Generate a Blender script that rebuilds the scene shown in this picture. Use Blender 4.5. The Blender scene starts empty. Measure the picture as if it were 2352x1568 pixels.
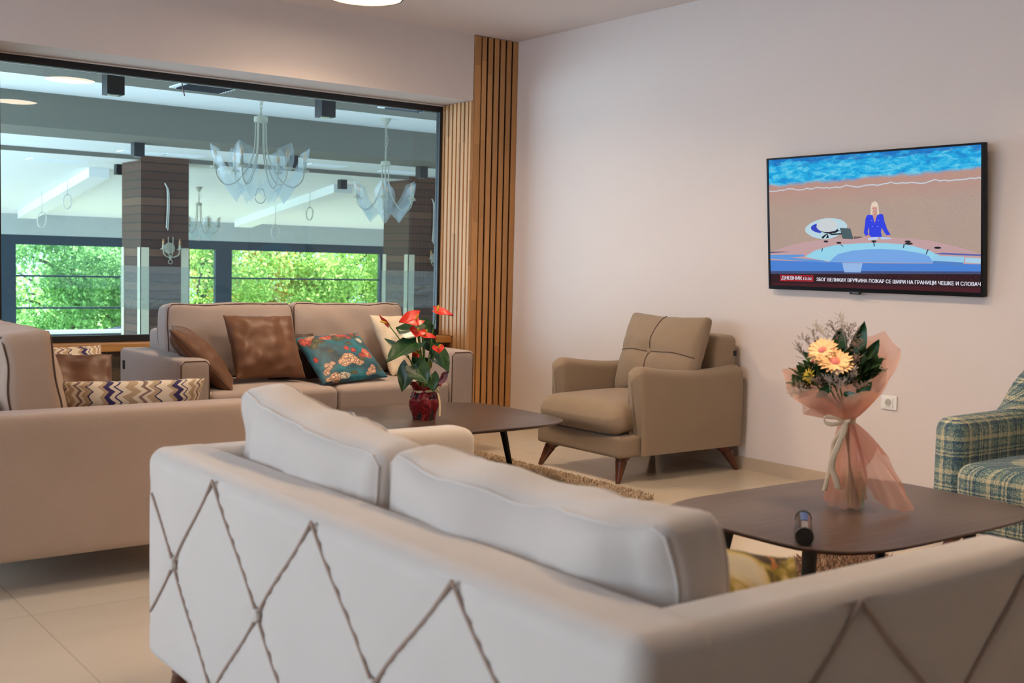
import bpy, math, random
import numpy as np
from mathutils import Vector, Matrix, noise as mnoise

SC = bpy.context.scene
COL = SC.collection
random.seed(7); np.random.seed(7)
R = math.radians; PI = math.pi

# ------------------------------------------------------------------ camera
cam = bpy.data.cameras.new('camera'); CAM = bpy.data.objects.new('camera', cam); COL.objects.link(CAM)
cam.sensor_fit = 'HORIZONTAL'; cam.sensor_width = 36.0; cam.lens = 36.0*2616.96/2352
cam.clip_start = .05; cam.clip_end = 300
yaw, pitch, roll = .648032, .067783, .023420
fw = Vector((math.sin(yaw)*math.cos(pitch), math.cos(yaw)*math.cos(pitch), -math.sin(pitch)))
rt = Vector((math.cos(yaw), -math.sin(yaw), 0)); up = rt.cross(fw)
rt2 = rt*math.cos(roll) + up*math.sin(roll); up2 = up*math.cos(roll) - rt*math.sin(roll)
m = Matrix((rt2, up2, -fw)).transposed().to_4x4(); m.translation = (-5.0248, -6.6478, 1.15)
CAM.matrix_world = m
cam.dof.use_dof = True; cam.dof.focus_distance = 6.3; cam.dof.aperture_fstop = 5.0
SC.camera = CAM

# ------------------------------------------------------------------ exposure, sky, sun, daylight
SC.view_settings.view_transform = 'Standard'; SC.view_settings.look = 'None'
SC.view_settings.exposure = 0.12; SC.view_settings.gamma = 1.0; SC.view_settings.use_curve_mapping = False
W = bpy.data.worlds.new('sky'); SC.world = W; W.use_nodes = True
bg = W.node_tree.nodes['Background']; bg.inputs[0].default_value = (.70, .86, 1.0, 1); bg.inputs[1].default_value = 3.0

def lamp(name, kind, loc, energy, color, rot=(0,0,0), **kw):
    l = bpy.data.lights.new(name, kind); l.energy = energy; l.color = color
    for k, v in kw.items(): setattr(l, k, v)
    o = bpy.data.objects.new(name, l); COL.objects.link(o); o.location = loc; o.rotation_euler = rot
    return o
SC.cycles.transparent_max_bounces = 32
lamp('sun', 'SUN', (10, 40, 30), 30, (1, .95, .86), (R(-40), R(8), R(14)), angle=R(.6))
# daylight entering by the windows of the walls behind and beside the camera, plus a fill added in the dining hall
def rect_light(name, loc, rot, sx, sy, e, col=(.80, .90, 1.0)):
    return lamp(name, 'AREA', loc, e, col, rot, shape='RECTANGLE', size=sx, size_y=sy)
rect_light('daylight_left_a', (-8.92, -2.6, 1.45), (0, R(-90), 0), 1.9, 3.0, 76, (.62, .77, 1.0))
rect_light('daylight_left_b', (-8.92, -5.35, 1.45), (0, R(-90), 0), 1.9, 1.5, 35, (.62, .77, 1.0))
rect_light('fill_dining_left', (-5.9, 8.6, .6), (0, R(-90), 0), 2.4, 14, 900, (.75, .88, 1.0))  # unseen fill added to brighten the hall; its left wall has no window

# ------------------------------------------------------------------ node helper and materials
def s2l(c):
    f = lambda x: x/12.92 if x <= .04045 else ((x+.055)/1.055)**2.4
    return tuple(f(x/255.0) for x in c) + (1,)
class NT:
    def __init__(s, name):
        s.m = bpy.data.materials.new(name); s.m.use_nodes = True; s.t = s.m.node_tree
        s.b = s.t.nodes['Principled BSDF']; s.out = s.t.nodes['Material Output']
    def n(s, typ, ins=None, **props):
        nd = s.t.nodes.new('ShaderNode'+typ)
        for k, v in props.items(): setattr(nd, k, v)
        for k, v in (ins or {}).items(): s.set(nd, k, v)
        return nd
    def set(s, nd, k, v):
        sock = nd.inputs[k]
        if hasattr(v, 'is_output') or isinstance(v, bpy.types.NodeSocket): s.t.links.new(v, sock)
        elif isinstance(v, bpy.types.Node): s.t.links.new(v.outputs[0], sock)
        else: sock.default_value = v
    def math(s, op, a, b=0.0, c=None):
        nd = s.n('Math', operation=op); s.set(nd, 0, a); s.set(nd, 1, b)
        if c is not None: s.set(nd, 2, c)
        return nd.outputs[0]
    def mix(s, f, a, b, blend='MIX'):
        nd = s.n('MixRGB', blend_type=blend); s.set(nd, 0, f); s.set(nd, 1, a); s.set(nd, 2, b); return nd.outputs[0]
    def ramp(s, f, stops, interp='LINEAR'):
        nd = s.n('ValToRGB'); s.set(nd, 0, f); cr = nd.color_ramp; cr.interpolation = interp
        while len(cr.elements) < len(stops): cr.elements.new(.5)
        for e, (p, c) in zip(cr.elements, stops): e.position = p; e.color = c if len(c) == 4 else tuple(c)+(1,)
        return nd.outputs[0]
    def obj(s): return s.n('TexCoord').outputs['Object']
    def uv(s): return s.n('TexCoord').outputs['UV']
    def pos(s): return s.n('NewGeometry').outputs['Position']
    def noise(s, vec, scale, detail=3, rough=.5, dist=0.0):
        return s.n('TexNoise', {'Vector': vec, 'Scale': scale, 'Detail': detail, 'Roughness': rough, 'Distortion': dist}).outputs[0]
    def vor(s, vec, scale, feature='F1', out='Distance', rnd=1.0):
        nd = s.n('TexVoronoi', {'Vector': vec, 'Scale': scale, 'Randomness': rnd}, feature=feature); return nd.outputs[out]
    def xyz(s, vec):
        o = s.n('SeparateXYZ', {0: vec}).outputs; return o[0], o[1], o[2]
    def comb(s, x, y, z): return s.n('CombineXYZ', {0: x, 1: y, 2: z}).outputs[0]
    def mapping(s, vec, scale=(1,1,1), rot=(0,0,0), loc=(0,0,0)):
        return s.n('Mapping', {'Vector': vec, 'Scale': scale, 'Rotation': rot, 'Location': loc}).outputs[0]
    def bump(s, h, strength=.3, dist=.002):
        nd = s.n('Bump', {'Height': h, 'Strength': strength, 'Distance': dist}); s.set(s.b, 'Normal', nd.outputs[0])
    def base(s, c): s.set(s.b, 'Base Color', c)
    def p(s, **kw):
        names = dict(rough='Roughness', metal='Metallic', spec='Specular IOR Level', sheen='Sheen Weight', trans='Transmission Weight',
                     alpha='Alpha', coat='Coat Weight', ior='IOR', es='Emission Strength', ec='Emission Color', sss='Subsurface Weight')
        for k, v in kw.items(): s.set(s.b, names[k], v)
        return s
def plain(name, c, rough=.5, vary=.06, scale=6, bump=0, bscale=60, bdist=.001, **kw):
    t = NT(name); v = t.obj(); n = t.noise(v, scale)
    lo = tuple(x*(1-vary) for x in c[:3])+(1,); hi = tuple(min(1, x*(1+vary)) for x in c[:3])+(1,)
    t.base(t.mix(n, lo, hi)); t.p(rough=rough, **kw)
    if bump: t.bump(t.noise(v, bscale, 4), bump, bdist)
    return t.m
def fabric(name, c, weave=700, vary=.10, sheen=.25, rough=.9, bump=.45, melange=.13):
    t = NT(name); v = t.obj()
    n1 = t.noise(v, 5, 3); n2 = t.noise(v, weave*.28, 3)
    lo = tuple(x*(1-vary) for x in c[:3])+(1,); hi = tuple(min(1, x*(1+vary)) for x in c[:3])+(1,)
    col = t.mix(n1, lo, hi)
    lo2 = tuple(x*(1-melange*2) for x in c[:3])+(1,)
    col = t.mix(t.math('MULTIPLY', n2, melange*3), col, lo2)
    t.base(col); t.p(rough=rough, sheen=sheen, spec=.2)
    h = t.math('ADD', t.noise(v, weave, 1), t.math('MULTIPLY', t.noise(v, 14, 3), 1.2)); t.bump(h, bump, .0012)
    return t.m
def emis(name, c, st=1.0):
    t = NT(name); t.base((.02,.02,.02,1)); t.p(rough=.25, ec=c, es=st, spec=.15); return t.m

MAT = {}
MAT['wall'] = plain('wall_paint', s2l((218, 206, 200)), .75, .015, 3, .15, 220, .0006)
MAT['ceil'] = plain('ceiling_paint', s2l((226, 218, 216)), .8, .015, 3, .1, 200, .0006)
MAT['dwall'] = plain('hall_ceiling_paint', s2l((238, 242, 240)), .85, .02, 1.5)
MAT['dbeam'] = plain('taupe_beam_paint', s2l((114, 112, 102)), .8, .03, 1.5)
MAT['black'] = plain('black_metal', s2l((26, 27, 30)), .45, .1, 9)
MAT['anthra'] = plain('anthracite_frame', s2l((42, 56, 70)), .4, .1, 3)
MAT['white'] = plain('white_plastic', s2l((235, 232, 226)), .35, .02, 9)
MAT['dark'] = plain('dark_void', s2l((12, 8, 6)), .9, .2, 4)
MAT['chrome'] = plain('brushed_steel', (.6,.6,.62,1), .25, .1, 60, metal=1.0)

def oak(name, base, seed=0.0, cell=.55):
    # oak staves of differing tone glued end to end, fine grain running upward
    t = NT(name); x, y, z = t.xyz(t.pos())
    kx = t.math('FLOOR', t.math('MULTIPLY', x, 18.8)); ky = t.math('FLOOR', t.math('MULTIPLY', y, 20.2))
    lane = t.math('ADD', t.math('MULTIPLY', kx, 7.13), t.math('MULTIPLY', ky, 3.71))
    off = t.n('TexWhiteNoise', {'W': lane}, noise_dimensions='1D').outputs[0]
    kz = t.math('FLOOR', t.math('ADD', t.math('DIVIDE', z, cell), t.math('MULTIPLY', off, 9.0)))
    wn = t.n('TexWhiteNoise', {'Vector': t.comb(lane, kz, seed)}, noise_dimensions='3D').outputs[0]
    g = t.noise(t.comb(t.math('MULTIPLY', x, 160), t.math('MULTIPLY', y, 160), t.math('MULTIPLY', z, 7)), 1.0, 4, .6)
    c = base
    col = t.ramp(wn, [(0, tuple(k*.78 for k in c[:3])), (.5, c[:3]), (1, tuple(min(1, k*1.18) for k in c[:3]))])
    col = t.mix(t.math('MULTIPLY', g, .55), col, tuple(k*.45 for k in c[:3])+(1,))
    t.base(col); t.p(rough=.5, spec=.35); t.bump(g, .15, .001)
    return t.m
MAT['oak'] = oak('oak_staves', s2l((200, 146, 92)))
MAT['oakp'] = oak('oak_pale', s2l((208, 158, 108)), 3.0, .6)
def woodx(name, base, dark, rough=.4, scale=1.0, axis='x', spec=.5):
    t = NT(name); x, y, z = t.xyz(t.obj())
    a = {'x': (3, 60, 60), 'y': (60, 3, 60), 'z': (60, 60, 3)}[axis]
    v = t.comb(t.math('MULTIPLY', x, a[0]*scale), t.math('MULTIPLY', y, a[1]*scale), t.math('MULTIPLY', z, a[2]*scale))
    g = t.noise(v, 1.0, 5, .6, .6)
    t.base(t.ramp(g, [(.25, dark), (.75, base)])); t.p(rough=rough, spec=spec); t.bump(g, .12, .0008)
    return t.m
MAT['walnut'] = woodx('wenge_table_top', s2l((92, 74, 64)), s2l((62, 47, 40)), .34)
MAT['legwood'] = woodx('reddish_leg_wood', s2l((112, 62, 38)), s2l((58, 26, 16)), .35, 1, 'z')
MAT['sill'] = woodx('oak_sill', s2l((205, 148, 84)), s2l((168, 112, 58)), .4, .6)

def planks():
    t = NT('dark_column_planks'); x, y, z = t.xyz(t.obj())
    row = t.math('FLOOR', t.math('DIVIDE', z, .125)); fr = t.math('FRACT', t.math('DIVIDE', z, .125))
    wn = t.n('TexWhiteNoise', {'W': row}, noise_dimensions='1D').outputs[0]
    g = t.noise(t.comb(t.math('MULTIPLY', x, 4), t.math('MULTIPLY', y, 4), t.math('ADD', t.math('MULTIPLY', z, 70), t.math('MULTIPLY', wn, 40))), 1, 5, .6, .5)
    c = t.ramp(t.math('ADD', t.math('MULTIPLY', wn, .55), t.math('MULTIPLY', g, .45)),
               [(.15, s2l((60, 32, 20))), (.5, s2l((84, 52, 36))), (.85, s2l((116, 82, 60)))])
    gap = t.math('LESS_THAN', fr, .11)
    t.base(t.mix(gap, c, (.008,.006,.005,1))); t.p(rough=.55); return t.m
MAT['plank'] = planks()
def tiles():
    t = NT('cream_floor_tiles'); v = t.mapping(t.pos(), loc=(.722, 1.22, 0))
    br = t.n('TexBrick', {'Vector': v, 'Color1': s2l((216, 203, 184)), 'Color2': s2l((210, 197, 178)), 'Mortar': s2l((184, 170, 150)),
             'Scale': 1.0, 'Mortar Size': .0022, 'Mortar Smooth': .1, 'Bias': 0.0, 'Brick Width': .84, 'Row Height': .84}, offset=0.0)
    n = t.noise(t.mapping(t.pos(), scale=(1.0, 2.2, 1)), 2.2, 5, .6, 1.2)
    t.base(t.mix(t.math('MULTIPLY', n, .5), br.outputs[0], s2l((190, 172, 148))))
    t.p(rough=t.math('ADD', .10, t.math('MULTIPLY', n, .08)), spec=.55); t.bump(br.outputs[1], -.12, .001); return t.m
MAT['tile'] = tiles()

MAT['taupe'] = fabric('taupe_sofa_fabric', s2l((172, 155, 146)))
MAT['taupe2'] = fabric('taupe_sofa_fabric_warm', s2l((182, 157, 138)), 500)
MAT['cream'] = fabric('pale_greige_sofa_fabric', s2l((214, 202, 190)), 260, .05, .3, bump=.22, melange=.05)
MAT['khaki'] = fabric('khaki_armchair_fabric', s2l((147, 127, 106)), 600, .06, .2, melange=.05)
MAT['piping'] = fabric('dark_brown_piping', s2l((86, 62, 50)))
MAT['seam'] = fabric('brown_seam_cord', s2l((176, 150, 132)))
MAT['satin'] = plain('brown_satin', s2l((104, 68, 44)), .48, .1, 8, .16, 26, .004, spec=.3, sheen=.1)
MAT['dgrey'] = fabric('dark_taupe_cushion', s2l((84, 68, 58)))
MAT['ecru'] = fabric('ecru_cushion', s2l((222, 206, 182)), 300, .06)
MAT['zip'] = plain('label_black', s2l((22, 22, 26)), .6)

def floral_teal():
    t = NT('teal_floral_print'); u = t.uv(); n = t.noise(u, 3, 4, .6, .5)
    col = t.ramp(n, [(.35, s2l((8, 40, 52))), (.5, s2l((4, 84, 100))), (.65, s2l((16, 120, 134)))])
    wv = t.n('VectorMath', {0: u, 1: t.n('VectorMath', {0: t.n('TexNoise', {'Vector': u, 'Scale': 22.0}).outputs[1], 1: (.035,.035,0)}, operation='MULTIPLY').outputs[0]}, operation='ADD').outputs[0]
    def disc(cx, cy, r, c1, c2, c3):
        nonlocal col
        d = t.n('VectorMath', {0: wv, 1: (cx+.017, cy+.017, 0)}, operation='DISTANCE').outputs[1]
        k = t.math('DIVIDE', d, r)
        pet = t.vor(wv, 2.6/r*.8, 'DISTANCE_TO_EDGE')
        cc = t.ramp(k, [(.0, c3), (.35, c1), (.9, c2)])
        cc = t.mix(t.math('LESS_THAN', pet, .09), cc, tuple(x*.35 for x in c2[:3])+(1,))
        col = t.mix(t.math('LESS_THAN', k, 1.0), col, cc)
    red = (s2l((214, 74, 52)), s2l((160, 36, 34)), s2l((236, 120, 80))); pk = (s2l((228, 192, 160)), s2l((190, 140, 112)), s2l((120, 70, 60)))
    gr = (s2l((96, 92, 50)), s2l((60, 66, 36)), s2l((120, 110, 60))); cor = (s2l((232, 140, 104)), s2l((200, 90, 70)), s2l((250, 200, 160)))
    wh = (s2l((236, 224, 206)), s2l((200, 190, 170)), s2l((200, 180, 120)))
    for a in [(.30,.74,.085,gr),(.55,.78,.09,gr),(.78,.82,.07,gr),(.20,.66,.07,gr),(.62,.62,.04,gr),(.13,.79,.10,red),(.22,.84,.06,cor),(.42,.80,.07,cor),(.46,.84,.04,red),(.62,.86,.09,red),(.54,.90,.05,pk),(.68,.74,.04,red),(.84,.70,.055,wh),(.80,.90,.05,red),(.90,.86,.04,cor),
              (.27,.88,.05,pk),(.52,.38,.085,pk),(.44,.33,.07,pk),(.60,.31,.06,pk),(.80,.45,.08,cor),(.70,.42,.04,red),(.55,.54,.03,red),(.62,.50,.035,red),(.66,.36,.045,gr),(.36,.52,.04,gr),
              (.22,.30,.06,pk),(.16,.22,.05,pk),(.30,.34,.035,pk),(.26,.09,.09,pk),(.38,.10,.07,wh),(.15,.08,.05,pk),(.72,.14,.06,pk),(.76,.22,.04,pk),(.66,.08,.04,pk),(.10,.45,.04,red),(.50,.14,.04,gr),(.88,.20,.05,gr)]:
        disc(a[0], a[1], a[2], *a[3])
    t.base(col); t.p(rough=.6, sheen=.2); t.bump(t.noise(t.obj(), 400, 1), .2, .001); return t.m
MAT['teal'] = floral_teal()
def zigzag():
    t = NT('purple_zigzag_print'); x, y, z = t.xyz(t.uv())
    w = t.math('ADD', t.math('PINGPONG', t.math('MULTIPLY', y, 8.0), .5), t.math('MULTIPLY', t.noise(t.uv(), 6, 2), .9))
    k = t.math('FRACT', t.math('ADD', t.math('MULTIPLY', x, 2.6), t.math('MULTIPLY', w, .20)))
    cr = s2l((232, 216, 190)); tn = s2l((188, 160, 126)); pu = s2l((54, 38, 92)); br = s2l((140, 110, 100))
    col = t.ramp(k, [(0, pu), (.10, cr), (.17, pu), (.20, cr), (.30, tn), (.42, cr), (.50, br), (.56, cr), (.62, tn), (.72, pu), (.75, cr), (.92, tn)], 'CONSTANT')
    t.base(col); t.p(rough=.85, sheen=.2); return t.m
MAT['zigzag'] = zigzag()
def yfloral():
    t = NT('olive_yellow_floral_print'); v = t.uv(); n = t.noise(v, 3.6, 3, .55, 1.0); n2 = t.noise(t.mapping(v, loc=(3, 1, 0)), 5, 2, .5, .6)
    c = t.ramp(n, [(.32, s2l((60, 34, 22))), (.40, s2l((126, 104, 30))), (.48, s2l((176, 152, 56))), (.54, s2l((226, 198, 120))), (.62, s2l((240, 226, 190)))])
    t.base(t.mix(t.math('GREATER_THAN', n2, .6), c, s2l((198, 120, 50)))); t.p(rough=.7); return t.m
MAT['yfloral'] = yfloral()
def plaid():
    t = NT('blue_plaid_tweed'); x, y, z = t.xyz(t.pos()); wob = t.math('MULTIPLY', t.noise(t.pos(), 60, 2), .006)
    def stripes(c, f):
        k = t.math('FRACT', t.math('MULTIPLY', t.math('ADD', c, wob), f))
        return t.ramp(k, [(0, (.9,.9,.9)), (.10, (.15,.15,.15)), (.16, (.8,.8,.8)), (.20, (.2,.2,.2)), (.26, (.75,.75,.75)), (.34, (.45,.45,.45)), (.5, (.7,.7,.7)), (.58, (.05,.05,.05)), (.70, (.5,.5,.5)), (.85, (.62,.62,.62))], 'CONSTANT')
    a = stripes(t.math('ADD', x, y), 7.0); b = stripes(z, 7.4)
    s = t.math('MULTIPLY', t.math('ADD', a, b), .5); th = t.noise(t.mapping(t.pos(), scale=(1,1,1)), 190, 3, .8)
    s = t.math('ADD', s, t.math('MULTIPLY', t.math('SUBTRACT', th, .5), 1.9))
    t.base(t.ramp(s, [(.12, s2l((206, 192, 158))), (.38, s2l((150, 158, 138))), (.58, s2l((86, 120, 120))), (.82, s2l((50, 72, 96)))]))
    t.p(rough=.95, sheen=.2); t.bump(th, .4, .002); return t.m
MAT['plaid'] = plaid()
def rugm(name, a, b):
    t = NT(name); n = t.noise(t.pos(), 55, 3, .7); t.base(t.ramp(n, [(.3, a), (.7, b)])); t.p(rough=.95, sheen=.2); return t.m
MAT['rug'] = rugm('beige_shag', s2l((156, 130, 102)), s2l((222, 200, 170)))
MAT['rug2'] = rugm('brown_shag', s2l((128, 96, 72)), s2l((190, 154, 124)))

def pane(name, tint, refl=1.0, rough=0.0):
    t = NT(name); t.t.nodes.remove(t.b)
    tr = t.n('BsdfTransparent', {0: tint}); gl = t.n('BsdfGlossy', {'Color': (1,1,1,1), 'Roughness': rough}); fr = t.n('Fresnel', {'IOR': 1.5})
    front = t.math('SUBTRACT', 1.0, t.n('NewGeometry').outputs['Backfacing'])
    mx = t.n('MixShader', {0: t.math('MULTIPLY', t.math('MULTIPLY', fr.outputs[0], refl), front), 1: tr.outputs[0], 2: gl.outputs[0]})
    t.t.links.new(mx.outputs[0], t.out.inputs[0]); return t.m
MAT['pane'] = pane('tinted_glass', (.80, .89, .94, 1), .8)
MAT['opane'] = pane('clear_glass', (.95, .98, 1.0, 1), .6)
def sheet(name, c, a, rough=.2, trans=.5, sc=60, b=.5, holes=False):
    # thin translucent film: partly see-through, partly diffusing
    t = NT(name); t.t.nodes.remove(t.b)
    bp = t.n('Bump', {'Height': t.noise(t.obj(), sc, 3), 'Strength': b, 'Distance': .003}).outputs[0]
    di = t.n('BsdfDiffuse', {0: c, 'Normal': bp}); tl = t.n('BsdfTranslucent', {0: c, 'Normal': bp}); gl = t.n('BsdfGlossy', {0: (1,1,1,1), 'Roughness': rough, 'Normal': bp})
    tr = t.n('BsdfTransparent', {0: tuple(.5+.5*x for x in c[:3])+(1,)})
    m1 = t.n('MixShader', {0: .5, 1: di.outputs[0], 2: tl.outputs[0]}); m2 = t.n('MixShader', {0: .18, 1: m1.outputs[0], 2: gl.outputs[0]})
    m3 = t.n('MixShader', {0: a, 1: tr.outputs[0], 2: m2.outputs[0]}); t.t.links.new(m3.outputs[0], t.out.inputs[0]); return t.m
MAT['shade'] = sheet('frosted_bubble_glass', s2l((216, 229, 234)), .26, .12, sc=160)
MAT['organza'] = sheet('peach_wrap_foil', s2l((252, 200, 178)), .50, .09, sc=10, b=.25)
MAT['organza2'] = sheet('pale_peach_wrap_foil', s2l((248, 214, 198)), .42, .15, sc=10, b=.25)
MAT['film'] = sheet('plastic_film', s2l((214, 224, 220)), .16, .1, sc=25, b=.8)
MAT['vase'] = pane('vase_glass', (.93, .96, .93, 1), 1.0)
# ------------------------------------------------------------------ mesh helpers
class G:
    def __init__(s): s.v = []; s.f = []; s.m = []; s.uv = {}
    def add(s, v, f, m=0, T=None, uv=None):
        b = len(s.v)
        for k, p in enumerate(v):
            p = Vector(p)
            if T is not None: p = T @ p
            s.v.append(p)
            if uv is not None: s.uv[b+k] = uv[k]
        for q in f: s.f.append(tuple(i+b for i in q)); s.m.append(m)
        return s
    def box(s, x0, x1, y0, y1, z0, z1, m=0, T=None):
        v = [(x0,y0,z0),(x1,y0,z0),(x1,y1,z0),(x0,y1,z0),(x0,y0,z1),(x1,y0,z1),(x1,y1,z1),(x0,y1,z1)]
        return s.add(v, [(0,3,2,1),(4,5,6,7),(0,1,5,4),(1,2,6,5),(2,3,7,6),(3,0,4,7)], m, T)
    def tube(s, pts, r, n=8, closed=False, m=0, T=None, cap=True):
        pts = [Vector(p) for p in pts]; N = len(pts); rr = r if hasattr(r, '__len__') else [r]*N
        v = []; u = None
        for i, p in enumerate(pts):
            a = pts[i-1] if (i or closed) else p; b = pts[(i+1) % N] if (i < N-1 or closed) else p
            t = (b-a); t = t.normalized() if t.length > 1e-9 else Vector((0,0,1))
            if u is None: u = t.orthogonal().normalized()
            u = (u - t*u.dot(t)); u = u.normalized() if u.length > 1e-6 else t.orthogonal().normalized()
            w = t.cross(u)
            for k in range(n):
                c = 2*PI*k/n; v.append(p + (u*math.cos(c) + w*math.sin(c))*rr[i])
        f = []
        for i in range(N if closed else N-1):
            j = (i+1) % N
            for k in range(n): l = (k+1) % n; f.append((i*n+k, i*n+l, j*n+l, j*n+k))
        if cap and not closed: f.append(tuple(range(n-1, -1, -1))); f.append(tuple((N-1)*n+k for k in range(n)))
        return s.add(v, f, m, T)
    def lathe(s, prof, n=20, c=(0,0,0), m=0, T=None):
        v = [(c[0]+r*math.cos(2*PI*k/n), c[1]+r*math.sin(2*PI*k/n), c[2]+z) for r, z in prof for k in range(n)]
        f = [(i*n+k, i*n+(k+1)%n, (i+1)*n+(k+1)%n, (i+1)*n+k) for i in range(len(prof)-1) for k in range(n)]
        if prof[0][0] > 1e-6: f.append(tuple(range(n-1, -1, -1)))
        if prof[-1][0] > 1e-6: f.append(tuple((len(prof)-1)*n+k for k in range(n)))
        return s.add(v, f, m, T)
    def grid(s, fn, nu, nv, m=0, T=None, closeu=False, uv=True, flip=False):
        v = []; uvs = []
        NU = nu if closeu else nu+1
        for i in range(NU):
            for j in range(nv+1):
                v.append(fn(i/nu, j/nv)); uvs.append((i/nu, j/nv))
        f = []
        for i in range(nu):
            a = i*(nv+1); b = ((i+1) % NU)*(nv+1)
            for j in range(nv): f.append((a+j, b+j, b+j+1, a+j+1) if not flip else (a+j, a+j+1, b+j+1, b+j))
        return s.add(v, f, m, T, uvs if uv else None)
    def build(s, name, mats, parent=None, smooth=True, ang=40, world=True, bevel=0, solid=0, sub=0):
        me = bpy.data.meshes.new(name)
        off = parent.location if (parent is not None and world) else Vector((0,0,0))
        pp = parent
        while pp is not None and world and pp.parent is not None: pp = pp.parent; off = off + pp.location
        me.from_pydata([tuple(Vector(p)-off) for p in s.v], [], s.f)
        if not isinstance(mats, (list, tuple)): mats = [mats]
        for mt in mats: me.materials.append(MAT[mt] if isinstance(mt, str) else mt)
        if len(mats) > 1: me.polygons.foreach_set('material_index', s.m)
        if s.uv:
            ul = me.uv_layers.new(name='UVMap')
            li = np.zeros(len(me.loops), dtype=np.int32); me.loops.foreach_get('vertex_index', li)
            arr = np.zeros((len(me.vertices), 2), dtype=np.float32)
            for k, q in s.uv.items(): arr[k] = q
            ul.data.foreach_set('uv', arr[li].ravel())
        me.validate(); me.update()
        if smooth:
            me.polygons.foreach_set('use_smooth', [True]*len(me.polygons)); me.set_sharp_from_angle(angle=R(ang))
        o = bpy.data.objects.new(name, me); COL.objects.link(o)
        if parent is not None: o.parent = parent
        if solid: md = o.modifiers.new('thickness', 'SOLIDIFY'); md.thickness = solid; md.offset = 0
        if bevel: md = o.modifiers.new('bevel', 'BEVEL'); md.width = bevel; md.segments = 3; md.limit_method = 'ANGLE'
        if sub: md = o.modifiers.new('smooth', 'SUBSURF'); md.levels = sub; md.render_levels = sub
        return o

_lat = {}
def _lattice(n):
    if n in _lat: return _lat[n]
    idx = {}; pts = []; fs = []
    def g(i, j, k):
        key = (i, j, k)
        if key not in idx: idx[key] = len(pts); pts.append(key)
        return idx[key]
    for a in range(3):
        for side in (0, n):
            for p in range(n):
                for q in range(n):
                    def mk(x, y):
                        c = [0,0,0]; c[a] = side; c[(a+1) % 3] = x; c[(a+2) % 3] = y; return g(*c)
                    f = (mk(p,q), mk(p+1,q), mk(p+1,q+1), mk(p,q+1))
                    fs.append(f if side else f[::-1])
    _lat[n] = (pts, fs); return _lat[n]
def rbox(sx, sy, sz, r, n=16, deform=None, c=(0,0,0), T=None, g=None, m=0):
    # box of full size sx,sy,sz with round edges; deform works on centred coordinates
    pts, fs = _lattice(n); h = (sx/2, sy/2, sz/2); rr = min(r, min(h)*.999); v = []
    for key in pts:
        p = []
        for a in range(3):
            t = key[a]/n*2-1; t = math.copysign(1-(1-abs(t))**1.7, t); p.append(t*h[a])
        q = [max(-(h[a]-rr), min(h[a]-rr, p[a])) for a in range(3)]
        d = Vector(p)-Vector(q)
        if d.length > 1e-9: p = Vector(q)+d.normalized()*rr
        p = Vector(p)
        if deform: p = Vector(deform(p))
        v.append(p+Vector(c))
    g = g or G(); g.add(v, fs, m, T); return g

def thing(name, label, cat, loc=(0,0,0), rotz=0, group=None):
    o = bpy.data.objects.new(name, None); COL.objects.link(o); o.empty_display_size = .1
    o.location = loc; o.rotation_euler = (0, 0, rotz); o['label'] = label; o['category'] = cat
    if group: o['group'] = group
    return o
def tag(o, label, cat, group=None, kind=None):
    o['label'] = label; o['category'] = cat
    if group: o['group'] = group
    if kind: o['kind'] = kind
    return o
def struct(o): o['kind'] = 'structure'; return o
def copy_tree(o, parent=None):
    c = o.copy(); COL.objects.link(c)
    if parent is not None: c.parent = parent
    for ch in list(o.children): copy_tree(ch, c)
    return c
def fbm(p, s, seed=0.0): return mnoise.noise(Vector((p[0]*s+seed, p[1]*s-seed, p[2]*s+seed*.37)))
def spline(pts, n=8):
    # Catmull-Rom through the points
    P = [Vector(p) for p in pts]; out = []
    for i in range(len(P)-1):
        p0 = P[i-1] if i else P[0]*2-P[1]; p1 = P[i]; p2 = P[i+1]; p3 = P[i+2] if i+2 < len(P) else P[-1]*2-P[-2]
        for k in range(n):
            t = k/n; out.append(.5*((2*p1)+(p2-p0)*t+(2*p0-5*p1+4*p2-p3)*t*t+(3*p1-p0-3*p2+p3)*t**3))
    out.append(P[-1]); return out
def frame(origin, xa, ya, za):
    m = Matrix((Vector(xa), Vector(ya), Vector(za))).transposed().to_4x4(); m.translation = Vector(origin); return m
def TR(loc, rot=(0,0,0)):
    from mathutils import Euler
    return Matrix.Translation(Vector(loc)) @ Euler(rot).to_matrix().to_4x4()

# ------------------------------------------------------------------ the room
H = 2.744; XL = -3.415; XR = -.383; YW = .37; ZB = .66; ZT = 2.287
g = G().box(-9, 0, -10.5, .45, -.12, 0); struct(g.build('floor', 'tile', smooth=False))
g = G().box(-9, 0, -10.5, .45, H, H+.15); struct(g.build('ceiling', 'ceil', smooth=False))
g = G().box(0, .2, -10.5, .42, 0, H); struct(g.build('wall_right', 'wall', smooth=False))
g = G()
g.box(-9, XR, 0, .75, ZT, H); g.box(XR, 0, .022, .41, 0, H); g.box(-9, -3.62, 0, .75, 0, ZT)
struct(g.build('wall_back', 'wall', smooth=False))
wp = plain('woven_dark_wallcovering', s2l((104, 84, 62)), .8, .3, 70)
g = G().box(-3.62, XR, .26, .75, 0, .572); g.box(-3.62, XR, .40, .75, .572, ZB-.04)
struct(g.build('wall_back_parapet', wp, smooth=False))
g = G()   # wall behind the camera
g.box(-9, 0, -10.7, -10.5, 0, H)
struct(g.build('wall_rear', 'plank', smooth=False))
g = G()
for a, b in ((-10.5, -6.15), (-4.55, -4.15), (-1.05, .75)): g.box(-9.2, -9, a, b, 0, H)
for a, b in ((-6.15, -4.55), (-4.15, -1.05)): g.box(-9.2, -9, a, b, 0, .48); g.box(-9.2, -9, a, b, 2.42, H)
struct(g.build('wall_left', 'wall', smooth=False))
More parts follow.
